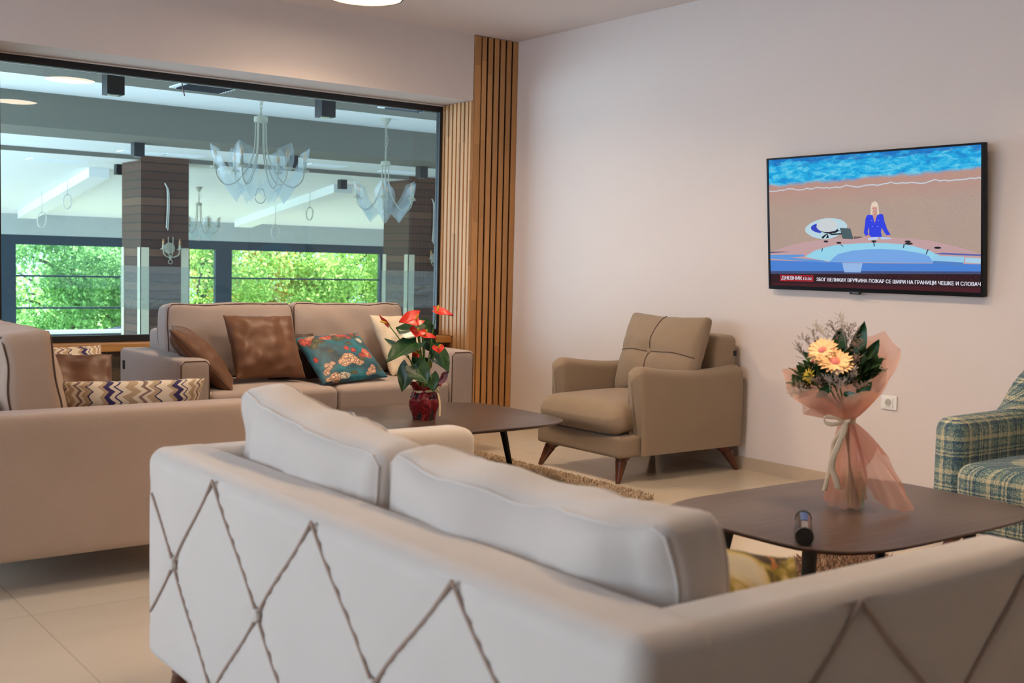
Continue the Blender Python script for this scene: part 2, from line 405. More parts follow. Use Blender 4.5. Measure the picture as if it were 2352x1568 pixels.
# skirting
sk = plain('stone_skirting', s2l((186, 168, 146)), .3, .08, 14)
struct(G().box(-.012, 0, -10.5, 0, 0, .072).build('baseboard_right', sk, smooth=False))
# oak shelf under the glass
struct(G().box(-3.62, XR-.001, .20, .42, .572, .619).build('trim_1', 'sill', smooth=False, bevel=.003))
struct(G().box(-3.56, -3.455, .30, .42, .619, ZT).build('trim_2', 'sill', smooth=False, bevel=.003))
# slatted oak cladding of the corner pier: front and reveal
root = bpy.data.objects.new('trim_3', None); COL.objects.link(root); struct(root)
root.location = (-.19, 0, 0)
G().box(XR+.004, -.001, .010, .021, .002, H-.002).build('backing', 'dark', root, smooth=False)
pitch_ = .0545
for i in range(7):
    x0 = XR+.008 + i*pitch_; w = .0335 if i else .050
    if i: x0 += .010
    if i == 6: w = .037
    G().box(x0-.004, min(x0+w-.001, -.002), -.008, .009, .002, H-.004).build('slat', 'oak', root, smooth=False, bevel=.002)
root = bpy.data.objects.new('trim_4', None); COL.objects.link(root); struct(root); root.location = (XR, .18, 0)
bk = plain('oak_backing', s2l((150, 96, 50)), .7, .1, 9)
G().box(XR-.010, XR-.0005, .004, .355, .002, ZT-.002).build('backing', bk, root, smooth=False)
for i in range(7):
    y0 = .328 - i*.0497; z0 = .622 if y0+.034 > .20 else .002
    G().box(XR-.022, XR-.0105, y0, y0+.034, z0, ZT-.003).build('slat', 'oakp', root, smooth=False, bevel=.002)
G().box(XR-.022, XR+.003, -.008, .016, .002, ZT-.003).build('slat', 'oakp', root, smooth=False, bevel=.002)

# window_1: the fixed glazing towards the dining hall
root = bpy.data.objects.new('window_1', None); COL.objects.link(root); struct(root); root.location = (-1.9, YW, ZB)
g = G()
g.box(XL-.04, XR-.001, .35, .40, ZT-.052, ZT-.010); g.box(XL-.04, XR-.001, .35, .40, .620, ZB)
g.box(XL-.04, XL, .35, .40, ZB, ZT-.05); g.box(XR-.045, XR-.001, .35, .40, ZB, ZT-.05)
g.build('window_frame', 'black', root, smooth=False, bevel=.002)
G().box(XL-.04, XR-.001, .352, .40, ZT-.0095, ZT-.001).build('sealing_strip', 'white', root, smooth=False)
G().box(XL, XR-.045, .373, .379, ZB, ZT-.052).build('glass_pane', 'pane', root, smooth=False)

# windows of the other walls (daylight side), seen only in reflections
for k, (a, b) in enumerate(((-4.15, -1.05), (-6.15, -4.55))):
    root = bpy.data.objects.new('window_%d' % (k+2), None); COL.objects.link(root); struct(root); root.location = (-9.1, (a+b)/2, .48)
    g = G(); 
    for y in (a, (a+b)/2-.03, b-.06): g.box(-9.13, -9.07, y, y+.06, .48, 2.42)
    g.box(-9.13, -9.07, a, b, .48, .54); g.box(-9.13, -9.07, a, b, 2.36, 2.42)
    g.build('window_frame', 'anthra', root, smooth=False)

# ------------------------------------------------------------------ dining hall behind the glass
FZ = -1.25
struct(G().box(-6, 12.5, .75, 17.3, FZ-.2, FZ).build('floor_dining', plain('hall_floor', s2l((196, 188, 176)), .35, .05, 2), smooth=False))
g = G()
g.box(-6, 12.5, .46, 2.27, 2.46, 3.1); g.box(-6, 12.5, 2.27, 5.92, 2.82, 3.1)
g.box(-6, 12.5, 6.90, 10.0, 2.60, 3.1); g.box(-6, 12.5, 10.0, 12.1, 2.54, 3.1)
zs = lambda y: 2.54 - .13*(y-12.1)
g.add([(-6,12.1,2.54),(12.5,12.1,2.54),(12.5,17.0,zs(17)),(-6,17.0,zs(17)),(-6,12.1,3.1),(12.5,12.1,3.1),(12.5,17.0,3.1),(-6,17.0,3.1)],
      [(0,3,2,1),(4,5,6,7),(0,1,5,4),(1,2,6,5),(2,3,7,6),(3,0,4,7)])
struct(g.build('ceiling_dining', 'dwall', smooth=False))
o = G().box(-6, 12.5, .761, 2.268, 2.452, 2.4595).build('ceiling_dining_bulkhead', 'dbeam', smooth=False); struct(o)
# cross beam and the thin step
tag(G().box(-6, 12.5, 5.92, 6.90, 2.46, 3.0).build('ceiling_beam', 'dbeam', smooth=False), 'wide taupe downstand beam crossing the dining hall ceiling behind the glass', 'beam')
tag(G().box(-6, 12.5, 9.985, 10.03, 2.538, 2.6).build('ceiling_step', 'dbeam', smooth=False), 'thin grey step strip across the dining hall ceiling above the plank columns', 'beam')
# raked beams down the slope
for k, (x0, x1) in enumerate(((.62, .94), (5.02, 5.40))):
    g = G(); d = .15
    v = []
    for y in (12.14, 16.6):
        for x in (x0, x1):
            for z in (zs(y)-d, zs(y)+.02): v.append((x, y, z))
    g.add(v, [(0,1,3,2),(4,6,7,5),(0,4,5,1),(2,3,7,6),(1,5,7,3),(0,2,6,4)])
    tag(g.build('raked_beam', 'dwall', smooth=False), ['white raked ceiling beam left of the nearer plank column', 'white raked ceiling beam behind the big chandelier'][k], 'beam', 'raked beams of the dining hall')
# far wall with its glazing
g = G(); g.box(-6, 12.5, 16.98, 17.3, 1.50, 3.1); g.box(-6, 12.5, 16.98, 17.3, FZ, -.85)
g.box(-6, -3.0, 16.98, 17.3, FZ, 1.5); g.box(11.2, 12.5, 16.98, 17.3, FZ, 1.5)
struct(g.build('wall_dining_far', plain('shaded_hall_wall', s2l((176, 184, 182)), .85), smooth=False))  # shade on the pale far wall is put into its grey colour
struct(G().box(-6.2, -6, .75, 17.3, FZ, 3.1).build('wall_dining_left', 'dwall', smooth=False))
struct(G().box(12.5, 12.7, .75, 17.3, FZ, 3.1).build('wall_dining_right', 'dwall', smooth=False))
struct(G().box(-6, 12.5, .76, .80, FZ, -.02).build('wall_dining_near', 'dwall', smooth=False))
wins = [(-2.6, -.4), (.68, 2.62+.35), (3.10, 4.77), (5.14, 8.88), (9.25, 11.0)]
for k, (a, b) in enumerate(wins):
    root = bpy.data.objects.new('window_%d' % (k+4), None); COL.objects.link(root); struct(root); root.location = ((a+b)/2, 17.05, -.85)
    pa = -3.0 if k == 0 else (wins[k-1][1]+a)/2; pb = 11.2 if k == len(wins)-1 else (b+wins[k+1][0])/2
    g = G(); g.box(pa, a, 17.0, 17.12, -.85, 1.5); g.box(b, pb, 17.0, 17.12, -.85, 1.5); g.box(a, b, 17.0, 17.12, 1.31, 1.5); g.box(a, b, 17.0, 17.12, -.50, -.38)
    g.box(a, b, 17.0, 17.12, -.85, -.78)
    for z in (.697, .062): g.box(a, b, 17.02, 17.07, z-.018, z+.018)
    if k == 4: pass
    g.build('window_frame', 'anthra', root, smooth=False)
    G().box(pa, pb, 16.90, 16.999, -.455, -.385).build('window_sill', 'white', root, smooth=False)
    G().box(a, b, 17.04, 17.046, -.78, 1.31).build('glass_pane', 'opane', root, smooth=False)

# plank-clad columns with corner guards
def column(x0, label, k):
    x1 = x0+.72; y0 = 9.97; y1 = 10.81
    t = thing('clad_column', label, 'column', ((x0+x1)/2, (y0+y1)/2, FZ), 0, 'plank-clad columns of the dining hall')
    G().box(x0, x1, y0, y1, FZ, 2.60).build('cladding', 'plank', t, smooth=False)
    gm = plain('beige_corner_guard_%d' % k, s2l((206, 200, 172)), .5, .03, 4)
    for cx, cy, sx, sy in ((x0, y0, 1, 1), (x1, y0, -1, 1), (x0, y1, 1, -1)):
        g = G(); w = .115; e = .012
        xa, xb = sorted((cx-sx*e, cx+sx*w)); ya, yb = sorted((cy-sy*e, cy)); g.box(xa, xb, ya, yb, FZ, 1.27)
        xa, xb = sorted((cx-sx*e, cx)); ya, yb = sorted((cy-sy*e, cy+sy*w)); g.box(xa, xb, ya, yb, FZ, 1.27)
        g.build('corner_guard', gm, t, smooth=False)
    g = G(); e = .022
    def fn(u, v):
        path = [(x0-e, y1+e), (x0-e, y0-e), (x1+e, y0-e)]
        s = u*(1.5); 
        p = (path[0][0], path[0][1]+(path[1][1]-path[0][1])*min(1, s)) if s < 1 else (path[1][0]+(path[2][0]-path[1][0])*(s-1)*2, path[1][1])
        q = (p[0], p[1], .36+v*.63); w = .008*fbm(q, 14, 3); return (p[0]-abs(w), p[1]-abs(w), q[2])
    g.grid(fn, 60, 30); f = g.build('wrapping_film', 'film', t, smooth=True); f['label'] = 'clear stretch film wound round the column'
    return t
column(.71, 'brown plank-clad column left of the big chandelier, behind the taupe sofa', 0)
column(5.30, 'brown plank-clad column beside the oak slatted corner, at the right end of the glass', 1)
# ------------------------------------------------------------------ things hanging in the dining hall
# black cube lights
cubes = [(-2.345, 1.70, 2.4515, 'first row, left of the big chandelier'), (-.66, 1.68, 2.4515, 'first row, between the two front chandeliers'),
         (-.44, 6.75, 2.46, 'just above the left plank column'), (1.53, 6.75, 2.46, 'behind the big chandelier'), (3.49, 6.75, 2.46, 'above the right plank column'),
         (.78, 9.9+1.25, 2.54, 'half hidden by the left plank column'), (4.60, 11.05, 2.54, 'at the top of the raked beam')]
proto = None
for i, (x, y, z, w) in enumerate(cubes):
    lab = 'black cube ceiling light ' + w
    if proto is None:
        proto = thing('cube_ceiling_light', lab, 'ceiling light', (x, y, z), 0, 'black cube lights in the dining hall')
        G().box(-.062, .062, -.062, .062, -.160, 0).build('housing', 'black', proto, smooth=False, bevel=.002, world=False)
        G().lathe([(.038, -.1605), (.043, -.1605), (.043, -.163), (.038, -.163)], 20).build('lens_ring', 'chrome', proto, world=False)
    else:
        c = copy_tree(proto); c.location = (x, y, z); c['label'] = lab
# ventilation grilles
grille = NT('bright_grille'); grille.base(s2l((244, 250, 250))); grille.p(rough=.4)
vents = [(-1.60, 1.83, 2.4515, .42, .42, 1, 'square ceiling vent nearest the glass, above the big chandelier'), (.12, 1.62, 2.4515, .42, .42, 1, 'square ceiling vent at the top right corner of the glass'),
         (-1.17, 9.30, 2.60, .75, .3, 0, 'white ceiling grille at the far left of the hall'), (.55, 9.45, 2.60, .62, .3, 0, 'white ceiling grille just left over the plank column'), (1.12, 9.40, 2.60, .55, .3, 0, 'white ceiling grille just right over the plank column'),
         (3.30, 9.20, 2.60, .62, .3, 0, 'white ceiling grille between the two front chandeliers'), (4.70, 9.35, 2.60, .6, .3, 0, 'white ceiling grille beside the right column'), (-.13, 11.2, 2.54, .8, .45, 0, 'small white ceiling recess light in front of the left raked beam')]
for i, (x, y, z, sx, sy, sq, lab) in enumerate(vents):
    t = thing('ceiling_vent', lab, 'vent', (x, y, z), 0, 'ceiling vents of the dining hall')
    g = G(); h = .012; fw_ = .035
    g.box(-sx/2, sx/2, -sy/2, -sy/2+fw_, -h, 0).box(-sx/2, sx/2, sy/2-fw_, sy/2, -h, 0).box(-sx/2, -sx/2+fw_, -sy/2+fw_, sy/2-fw_, -h, 0).box(sx/2-fw_, sx/2, -sy/2+fw_, sy/2-fw_, -h, 0)
    g.build('frame', grille.m, t, world=False, smooth=False)
    g = G(); n = 7
    for k in range(n):
        yy = -sy/2+fw_ + (k+.5)*(sy-2*fw_)/n
        g.add([(-sx/2+fw_, yy-.012, -.002), (sx/2-fw_, yy-.012, -.002), (sx/2-fw_, yy+.004, -.022), (-sx/2+fw_, yy+.004, -.022)], [(0,1,2,3)])
    g.build('louvre', grille.m if not sq else 'anthra', t, world=False, smooth=False, solid=.002)

# chandeliers
CHM = plain('cream_enamel', s2l((168, 166, 148)), .4, .05, 20)
BULB = NT('amber_candle_bulb'); BULB.base(s2l((232, 190, 140))); BULB.p(rough=.15, trans=.5, ior=1.3)
def chandelier(loc, drop, label, rot=0.0, s=1.0, n=6, grp='glass-leaf chandeliers'):
    t = thing('chandelier', label, 'chandelier', loc, rot, grp)
    # local z: 0 at the ceiling, hub top at -drop
    G().lathe([(.0, 0), (.062, 0), (.058, -.012), (.034, -.05), (.026, -.075), (.0, -.075)], 20).build('canopy', CHM, t, world=False)
    g = G(); z = -.075; k = 0
    while z > -drop+.02:
        L = .048; pts = []
        for q in range(12):
            a = 2*PI*q/12; dx = .011*math.cos(a); dz = L*.58*math.sin(a)
            pts.append((dx, 0, z-L/2+dz) if k % 2 == 0 else (0, dx, z-L/2+dz))
        g.tube(pts, .0032, 6, closed=True); z -= L*.86; k += 1
    g.build('chain', CHM, t, world=False)
    pts = spline([(0, 0, -.075), (.025, .01, -drop*.3), (.045, .0, -drop*.5), (.012, .005, -drop*.8), (0, 0, -drop)], 6)
    G().tube(pts, .0028, 6).build('cable', CHM, t, world=False)
    z0 = -drop
    G().lathe([(0, z0+.012), (.02, z0+.010), (.055*s, z0), (.06*s, z0-.01), (.06*s, z0-.045), (.055*s, z0-.05), (0, z0-.05)], 24).build('hub', CHM, t, world=False)
    zc = z0-.50*s
    for i in range(n):
        a = 2*PI*(i+.5)/n; ca, sa = math.cos(a), math.sin(a)
        P = lambda r, z: (r*ca*s, r*sa*s, z0+(z)*s)
        arm = G().tube(spline([P(.045, -.05), P(.05, -.24), (P(.075, -.37)), P(.14, -.50), P(.22, -.585), P(.30, -.60), P(.365, -.54), P(.385, -.46)], 6), .0062, 7).build('arm', CHM, t, world=False)
        T = Matrix.Translation(Vector(P(.385, -.46)))
        G().lathe([(0, -.012), (.02, -.010), (.042, .004), (.044, .010), (.02, .012), (.016, .018), (.016, .085), (.012, .088), (0, .088)], 14, T=T).build('candle_cup', CHM, arm, world=False)
        G().lathe([(.010, .088), (.017, .105), (.018, .122), (.012, .145), (.005, .165), (.0015, .178)], 12, T=T).build('bulb', BULB.m, arm, world=False)
        # draped diamond of bubble glass on the outside of each arm
        g = G()
        def fn(u, v):
            # diamond: diagonal top (v=1,u=.5) ... corners
            p = v*2-1; q = u*2-1          # p: -1 bottom .. 1 top, q: -1..1 sideways
            h = p*(.255-.085*abs(q)); rr = .335+.115*p-.05*p*p; fold = .075*abs(q)**1.6
            side = q*.112*(1-.30*abs(p)**3)
            r_ = rr+.03-fold; jig = .012*fbm((p, q, i), 2.3, i)
            x = r_*ca-side*sa*1.0; y = r_*sa+side*ca*1.0
            return ((x+jig)*s, (y+jig)*s, z0+(-.50+h+.03*abs(q))*s)
        g.grid(fn, 12, 12); g.build('glass_shade', 'shade', t, world=False)
    g = G()
    pts = [(.06*s*math.cos(b), 0, z0-.74*s+.06*s*math.sin(b)) for b in np.linspace(.9*PI/2, 2.55*PI, 18)]
    pts = [(.055*s*math.cos(b), 0, z0-.70*s+.055*s*math.sin(b)) for b in np.linspace(-PI*.95, -.05*PI, 12)]
    g.tube(pts, .004, 6); g.tube([(-.055*s, 0, z0-.70*s), (-.03*s, 0, z0-.63*s), (.03*s, 0, z0-.63*s), (.055*s, 0, z0-.70*s)], .004, 6)
    g.build('finial_ring', CHM, t, world=False)
    return t
chandelier((-.73, 2.74, 2.82), .435, 'large glass-leaf chandelier nearest the glass, above the brown satin cushion', .2)
chandelier((1.911, 5.061, 2.82), .50, 'glass-leaf chandelier hanging on the right, beside the slatted corner', .45, .95)
chandelier((2.88, 13.22, 2.395), .28, 'small distant glass-leaf chandelier just right of the plank column', .1, .9)

# bare wires with coiled ends
WIRE = plain('pale_cable', s2l((206, 206, 196)), .5)
wires = [(.51, 14.49, .37, .11, 'left'), (.52, 12.98, .30, .10, 'next'), (4.99, 14.53, .40, .12, 'a'), (4.96, 12.98, .30, .10, 'b')]
labs = ['pale coiled ceiling wire lowest at the far left window', 'pale coiled ceiling wire against the left raked beam', 'pale coiled ceiling wire hanging below the big chandelier', 'pale coiled ceiling wire hanging between the two front chandeliers']
for (x, y, L, r, _), lab in zip(wires, labs):
    z = zs(y); pts = [(x, y, z), (x+.004, y, z-L*.5), (x, y, z-L)]
    for k in range(40):
        a = PI/2+2*PI*k/17.0; rr = r*(1-.08*math.sin(k*.7)); pts.append((x+rr*.72*math.cos(a)*(1+.1*math.sin(k)), y+.01*math.sin(k*1.3), z-L-r*1.15+rr*1.15*math.sin(a)))
    tag(G().tube(spline(pts, 3), .0065, 6).build('coiled_wire', WIRE), lab, 'wire', 'bare wires on the dining hall ceiling')

# wall lights and their wires on the columns
def sconce(x, z, lab1, lab2, zt, zb):
    y = 9.925-.012
    t = thing('wall_sconce', lab1, 'wall light', (x, y, z), 0, 'candle wall lights')
    T = TR((0, .02, 0), (R(90), 0, 0))
    G().lathe([(0, .0), (.075, .0), (.085, .008), (.07, .018), (.02, .024), (0, .024)], 22, T=T).build('back_plate', CHM, t, world=False)
    for sx in (-1, 1):
        a = G().tube(spline([(0, -.02, -.12), (sx*.05, -.05, -.13), (sx*.11, -.07, -.09), (sx*.125, -.07, -.02)], 7), .008, 7).build('arm', CHM, t, world=False)
        Tq = TR((sx*.125, -.07, -.02))
        G().lathe([(0, -.008), (.02, -.006), (.045, .006), (.045, .012), (.018, .014), (.017, .07), (0, .072)], 14, T=Tq).build('candle_cup', CHM, a, world=False)
        G().lathe([(.010, .07), (.018, .09), (.018, .105), (.008, .145), (.001, .165)], 12, T=Tq).build('bulb', BULB.m, a, world=False)
        G().tube([(sx*.035, -.035, .17), (sx*.035, -.035, -.05), (sx*.02, -.03, -.11)], .006, 6).build('rod', CHM, t, world=False)
    G().lathe([(0, -.10), (.018, -.11), (.03, -.135), (.015, -.155), (.008, -.17), (0, -.172)], 14, c=(0, -.025, 0)).build('drop', CHM, t, world=False)
    G().tube([(.03*math.cos(a), -.025, -.20+.03*math.sin(a)) for a in np.linspace(0, 2*PI, 16, endpoint=False)], .005, 6, closed=True).build('ring', CHM, t, world=False)
    pts = spline([(x-.07, 9.935, zt), (x-.035, 9.93, zt-.1), (x-.03, 9.93, zb+.3), (x-.045, 9.935, zb)], 8)
    g = G(); g.tube(pts, .009, 6); g.tube([(p[0]+.022, p[1], p[2]-.03) for p in pts], .007, 6)
    tag(g.build('sconce_wire', WIRE), lab2, 'wire', 'wires above the wall lights')
sconce(1.121, 1.265, 'cream two-candle wall light on the left plank column', 'white wire pair on the left plank column above the wall light', 2.22, 1.56)
sconce(5.80, 1.22, 'cream two-candle wall light on the right column, partly behind the frame', 'white wire pair on the right column above the wall light', 2.24, 1.5)
tag(G().tube(spline([(-2.04, 1.2, 2.451), (-2.03, 1.2, 2.36), (-2.01, 1.2, 2.27)], 5), .004, 6).build('loose_wire', 'legwood'), 'short dark wire dangling beside the first cube light', 'wire')

# ------------------------------------------------------------------ trees outside
def leafmat(name, a, b):
    t = NT(name); t.t.nodes.remove(t.b)
    rnd = t.noise(t.pos(), 5.5, 3, .8); c = t.ramp(rnd, [(.3, a), (.68, b)])
    di = t.n('BsdfDiffuse', {0: c}); tl = t.n('BsdfTranslucent', {0: c})
    mx = t.n('MixShader', {0: .5, 1: di.outputs[0], 2: tl.outputs[0]}); t.t.links.new(mx.outputs[0], t.out.inputs[0]); return t.m
LM = [leafmat('leaf_fresh', s2l((70, 128, 50)), s2l((216, 238, 134))), leafmat('leaf_deep', s2l((44, 106, 62)), s2l((180, 222, 140))), leafmat('leaf_autumn', s2l((96, 120, 40)), s2l((226, 176, 96)))]
BARK = plain('bark', s2l((92, 82, 74)), .9, .2, 12)
def tree(x, y, r, zc, mi, nleaf, label, rz=None, seed=0, ls=.066):
    rng = np.random.RandomState(seed+3); rz = rz or r
    t = thing('broadleaf_tree', label, 'tree', (x, y, -3.0), 0, 'trees outside the dining hall windows')
    # leaf clumps
    nc = 46; cl = rng.normal(size=(nc, 3)); cl /= np.linalg.norm(cl, axis=1)[:, None]; cl *= (rng.uniform(.25, .95, nc)**.6)[:, None]
    k = rng.randint(0, nc, nleaf); p = cl[k]+rng.normal(size=(nleaf, 3))*.115
    p = p*np.array([r, r*.8, rz])+np.array([x, y, zc])
    a = rng.normal(size=(nleaf, 3)); a /= np.linalg.norm(a, axis=1)[:, None]
    b = np.cross(a, rng.normal(size=(nleaf, 3))); b /= np.linalg.norm(b, axis=1)[:, None]
    s = ls*rng.uniform(.6, 1.3, nleaf)[:, None]
    v = np.stack([p-a*s, p+b*s*.5, p+a*s, p-b*s*.5], 1).reshape(-1, 3)-np.array([x, y, -3.0])
    me = bpy.data.meshes.new('crown'); f = np.arange(nleaf*4).reshape(-1, 4)
    me.from_pydata(v.tolist(), [], f.tolist()); me.materials.append(LM[mi]); me.update()
    o = bpy.data.objects.new('crown', me); COL.objects.link(o); o.parent = t
    g = G(); g.tube(spline([(x, y, -3.0), (x+.1, y, -1.6), (x-.05, y+.05, zc-.2), (x+.1, y, zc+rz*.5)], 6), [.17]*7+[.14]*6+[.06]*6, 9)
    for q in range(9):
        e = cl[q]*np.array([r, r*.8, rz])*.85+np.array([x, y, zc]); z1 = zc-rz*.5+q*.15
        g.tube(spline([(x, y, z1), tuple((e+np.array([x, y, z1]))/2+np.array([0, 0, .12])), tuple(e)], 5), [.06-.004*i for i in range(11)], 6)
    g.build('trunk', BARK, t)
T_ = [(3.4, 22.5, 2.3, .3, 1, 19000, 'dark green tree filling the left half of the far left window', 2.2),
      (6.9, 23.2, 2.5, .0, 0, 22000, 'light green tree between the far left window and the plank column', 2.4),
      (9.6, 25.0, 2.1, .4, 2, 9000, 'orange tinged tree seen through the narrow window right of the column', 2.2),
      (11.3, 23.4, 2.1, .2, 0, 19000, 'bright green tree below the big chandelier, with broad clumps', 2.2),
      (13.4, 25.2, 1.7, 1.9, 0, 9000, 'pale green tree whose boughs droop before the open sky', 1.6),
      (4.8, 27.5, 3.0, -.4, 0, 9000, 'bright tree behind the left window trees', 2.6),
      (9.6, 28.5, 3.0, -.6, 1, 9000, 'deep green tree behind the middle trees', 2.6)]
for i, a in enumerate(T_): tree(a[0], a[1], a[2], a[3], a[4], a[5], a[6], a[7], i)
struct(G().box(-30, 50, 17.4, 80, -3.2, -3.0).build('ground_outside', plain('grass_ground', s2l((150, 170, 100)), .9, .2, 1), smooth=False))
# parasol top glimpsed low in the window
t = thing('garden_parasol', 'grey flat parasol low in the far left window beside the plank column', 'parasol', (3.75, 19.6, -3.0))
G().lathe([(.0, 2.56), (.55, 2.44), (.55, 2.42), (0, 2.50)], 8, c=(3.75, 19.6, -3.0)).build('canopy', plain('grey_canvas', s2l((84, 86, 94)), .8), t, smooth=False)
G().tube([(3.75, 19.6, -3.0), (3.75, 19.6, -.46)], .03, 8).build('pole', 'black', t)
# ------------------------------------------------------------------ upholstery tools
def fillet(pts, rad, step=.02):
    # 2D polyline with filleted corners, resampled: list of (point, tangent)
    P = [Vector((p[0], p[1])) for p in pts]; segs = []; cur = P[0]; out = []
    def line(a, b):
        n = max(1, int((b-a).length/step)); 
        for i in range(n): out.append(a+(b-a)*i/n)
    for i in range(1, len(P)-1):
        r = rad[i-1] if hasattr(rad, '__len__') else rad
        d0 = (P[i]-P[i-1]).normalized(); d1 = (P[i+1]-P[i]).normalized(); a = P[i]-d0*r; b = P[i]+d1*r
        line(cur, a); n = max(3, int(r*PI/2/step)+2); c = a+b-P[i]
        for k in range(n):
            t = (PI/2)*k/n; out.append(c+(P[i]-b)*math.cos(t)*1.0 + (P[i]-a)*math.sin(t)) if False else out.append((1-k/n)**2*a+2*(1-k/n)*(k/n)*P[i]+(k/n)**2*b)
        cur = b
    line(cur, P[-1]); out.append(P[-1]); return out
def shell(path, thick, z0, ztop, r, outer=1, puff=None, nz=44, end_r=.06, g=None, zfac=None):
    # rounded upholstered wall swept along a plan path; outer=+1 when the left side of the path is outside
    N = len(path); L = [0]
    for i in range(1, N): L.append(L[-1]+(path[i]-path[i-1]).length)
    tot = L[-1]; rings = []
    def section(t, zt, ins):
        rr = min(r, t/2*.98); pts = []
        for k in range(nz+1): pts.append((t/2, z0+(zt-rr-z0)*k/nz))
        for k in range(1, 8): a = PI/2*k/8; pts.append((t/2-rr+rr*math.cos(a), zt-rr+rr*math.sin(a)))
        if t/2-rr > .004:
            for q in (.5, 0, -.5): pts.append(((t/2-rr)*q, zt+.002))
        for k in range(1, 9): a = PI/2*k/8; pts.append((-(t/2-rr)-rr*math.sin(a), zt-rr+rr*math.cos(a)))
        for k in range(1, 13): pts.append((-t/2, zt-rr-(zt-rr-z0)*k/12))
        return pts
    def ring(p, tan, s, adv, ins):
        n = Vector((-tan.y, tan.x))*outer; t = thick(s) if callable(thick) else thick; zt = ztop(s) if callable(ztop) else ztop
        res = []
        for a, z in section(max(.01, t-2*ins), zt-ins*.8, ins):
            o = 0
            if puff and a > 0 and ins < 1e-6: o = puff(s, z, p, n)
            zz = z
            q = p+tan*adv+n*(a+o); res.append((q.x, q.y, zz))
        return res
    er = end_r
    for k in range(5, 0, -1):
        ph = PI/2*k/5; tan = (path[1]-path[0]).normalized(); rings.append(ring(path[0], tan, 0, -er*math.sin(ph)+er, er*(1-math.cos(ph))))
    for i in range(N):
        a = path[max(0, i-1)]; b = path[min(N-1, i+1)]; tan = (b-a).normalized()
        if L[i] < er or L[i] > tot-er: continue
        rings.append(ring(path[i], tan, L[i], 0, 0))
    for k in range(1, 6):
        ph = PI/2*k/5; tan = (path[-1]-path[-2]).normalized(); rings.append(ring(path[-1], tan, tot, er*math.sin(ph)-er, er*(1-math.cos(ph))))
    K = len(rings[0]); v = [p for rg in rings for p in rg]; f = []
    for i in range(len(rings)-1):
        for k in range(K):
            l = (k+1) % K; q = (i*K+k, (i+1)*K+k, (i+1)*K+l, i*K+l); f.append(q if outer > 0 else q[::-1])
    c0 = tuple(range(K)); c1 = tuple((len(rings)-1)*K+k for k in range(K))
    f.append(c0 if outer > 0 else c0[::-1]); f.append(c1[::-1] if outer > 0 else c1)
    g = g or G(); g.add(v, f); return g
def box_cushion(name, w, d, h, T, mat, parent, piping=None, bulge=.03, r=.035, seed=0, ears=0.0, sag=0.0, wr=.006, n=26, pr=.0045, top=False, ptop=None):
    # big faces look along local Y (or Z when top); w along X, d along Y (thickness), h along Z
    def deform(p):
        X = p[0]/(w/2); Y = p[1]/(d/2); Z = p[2]/(h/2); p = list(p)
        p[1] += bulge*Y*max(0, 1-X*X)**.7*max(0, 1-Z*Z)**.7
        p[2] += .35*bulge*Z*max(0, 1-X*X)**.8*max(0, 1-Y*Y)**.5; p[0] += .35*bulge*X*max(0, 1-Z*Z)**.8
        if Z > 0: p[2] += (ears*X*X - sag*(1-X*X))*Z
        q = fbm(p, 6, seed)*wr*1.6+fbm((p[0]*3, p[1], p[2]), 9, seed+5)*wr*.6
        p[1] += q*(.3+abs(Y)); p[2] += fbm(p, 7, seed+9)*wr
        return p
    o = rbox(w, d, h, r, n, deform, T=T).build(name, mat, parent, ang=70)
    if piping:
        g = G(); k = r*.29
        for sgn in ((-1, 1) if not ptop else ptop):
            pts = []; hw, hh = w/2-k, h/2-k; cr = r*1.0
            rect = [(-1,-1),(1,-1),(1,1),(-1,1)]
            for i, (sx, sz) in enumerate(rect):
                nx, nz_ = rect[(i+1) % 4]
                ax, az = sx*hw, sz*hh; bx, bz = nx*hw, nz_*hh; dx, dz = (bx-ax), (bz-az); Ln = math.hypot(dx, dz); ux, uz = dx/Ln, dz/Ln
                m_ = 22
                for q in range(m_+1):
                    tt = cr*.6+(Ln-1.2*cr)*q/m_; pts.append((ax+ux*tt, sgn*(d/2-k), az+uz*tt))
            P = [T @ Vector(deform(p)) for p in pts]; P = [c+(c-T.translation).normalized()*.0015 for c in P]
            g.tube(P, pr, 6, closed=True)
        g.build('piping', piping, o, world=True)
    return o
def wood_leg(g, top, foot, r0=.026, r1=.012, n=12):
    top = Vector(top); foot = Vector(foot)
    g.tube([top, top+(foot-top)*.2, top+(foot-top)*.24, top+(foot-top)*.28, foot], [r0*1.5, r0*1.15, r0*1.18, r0, r1], n); return g
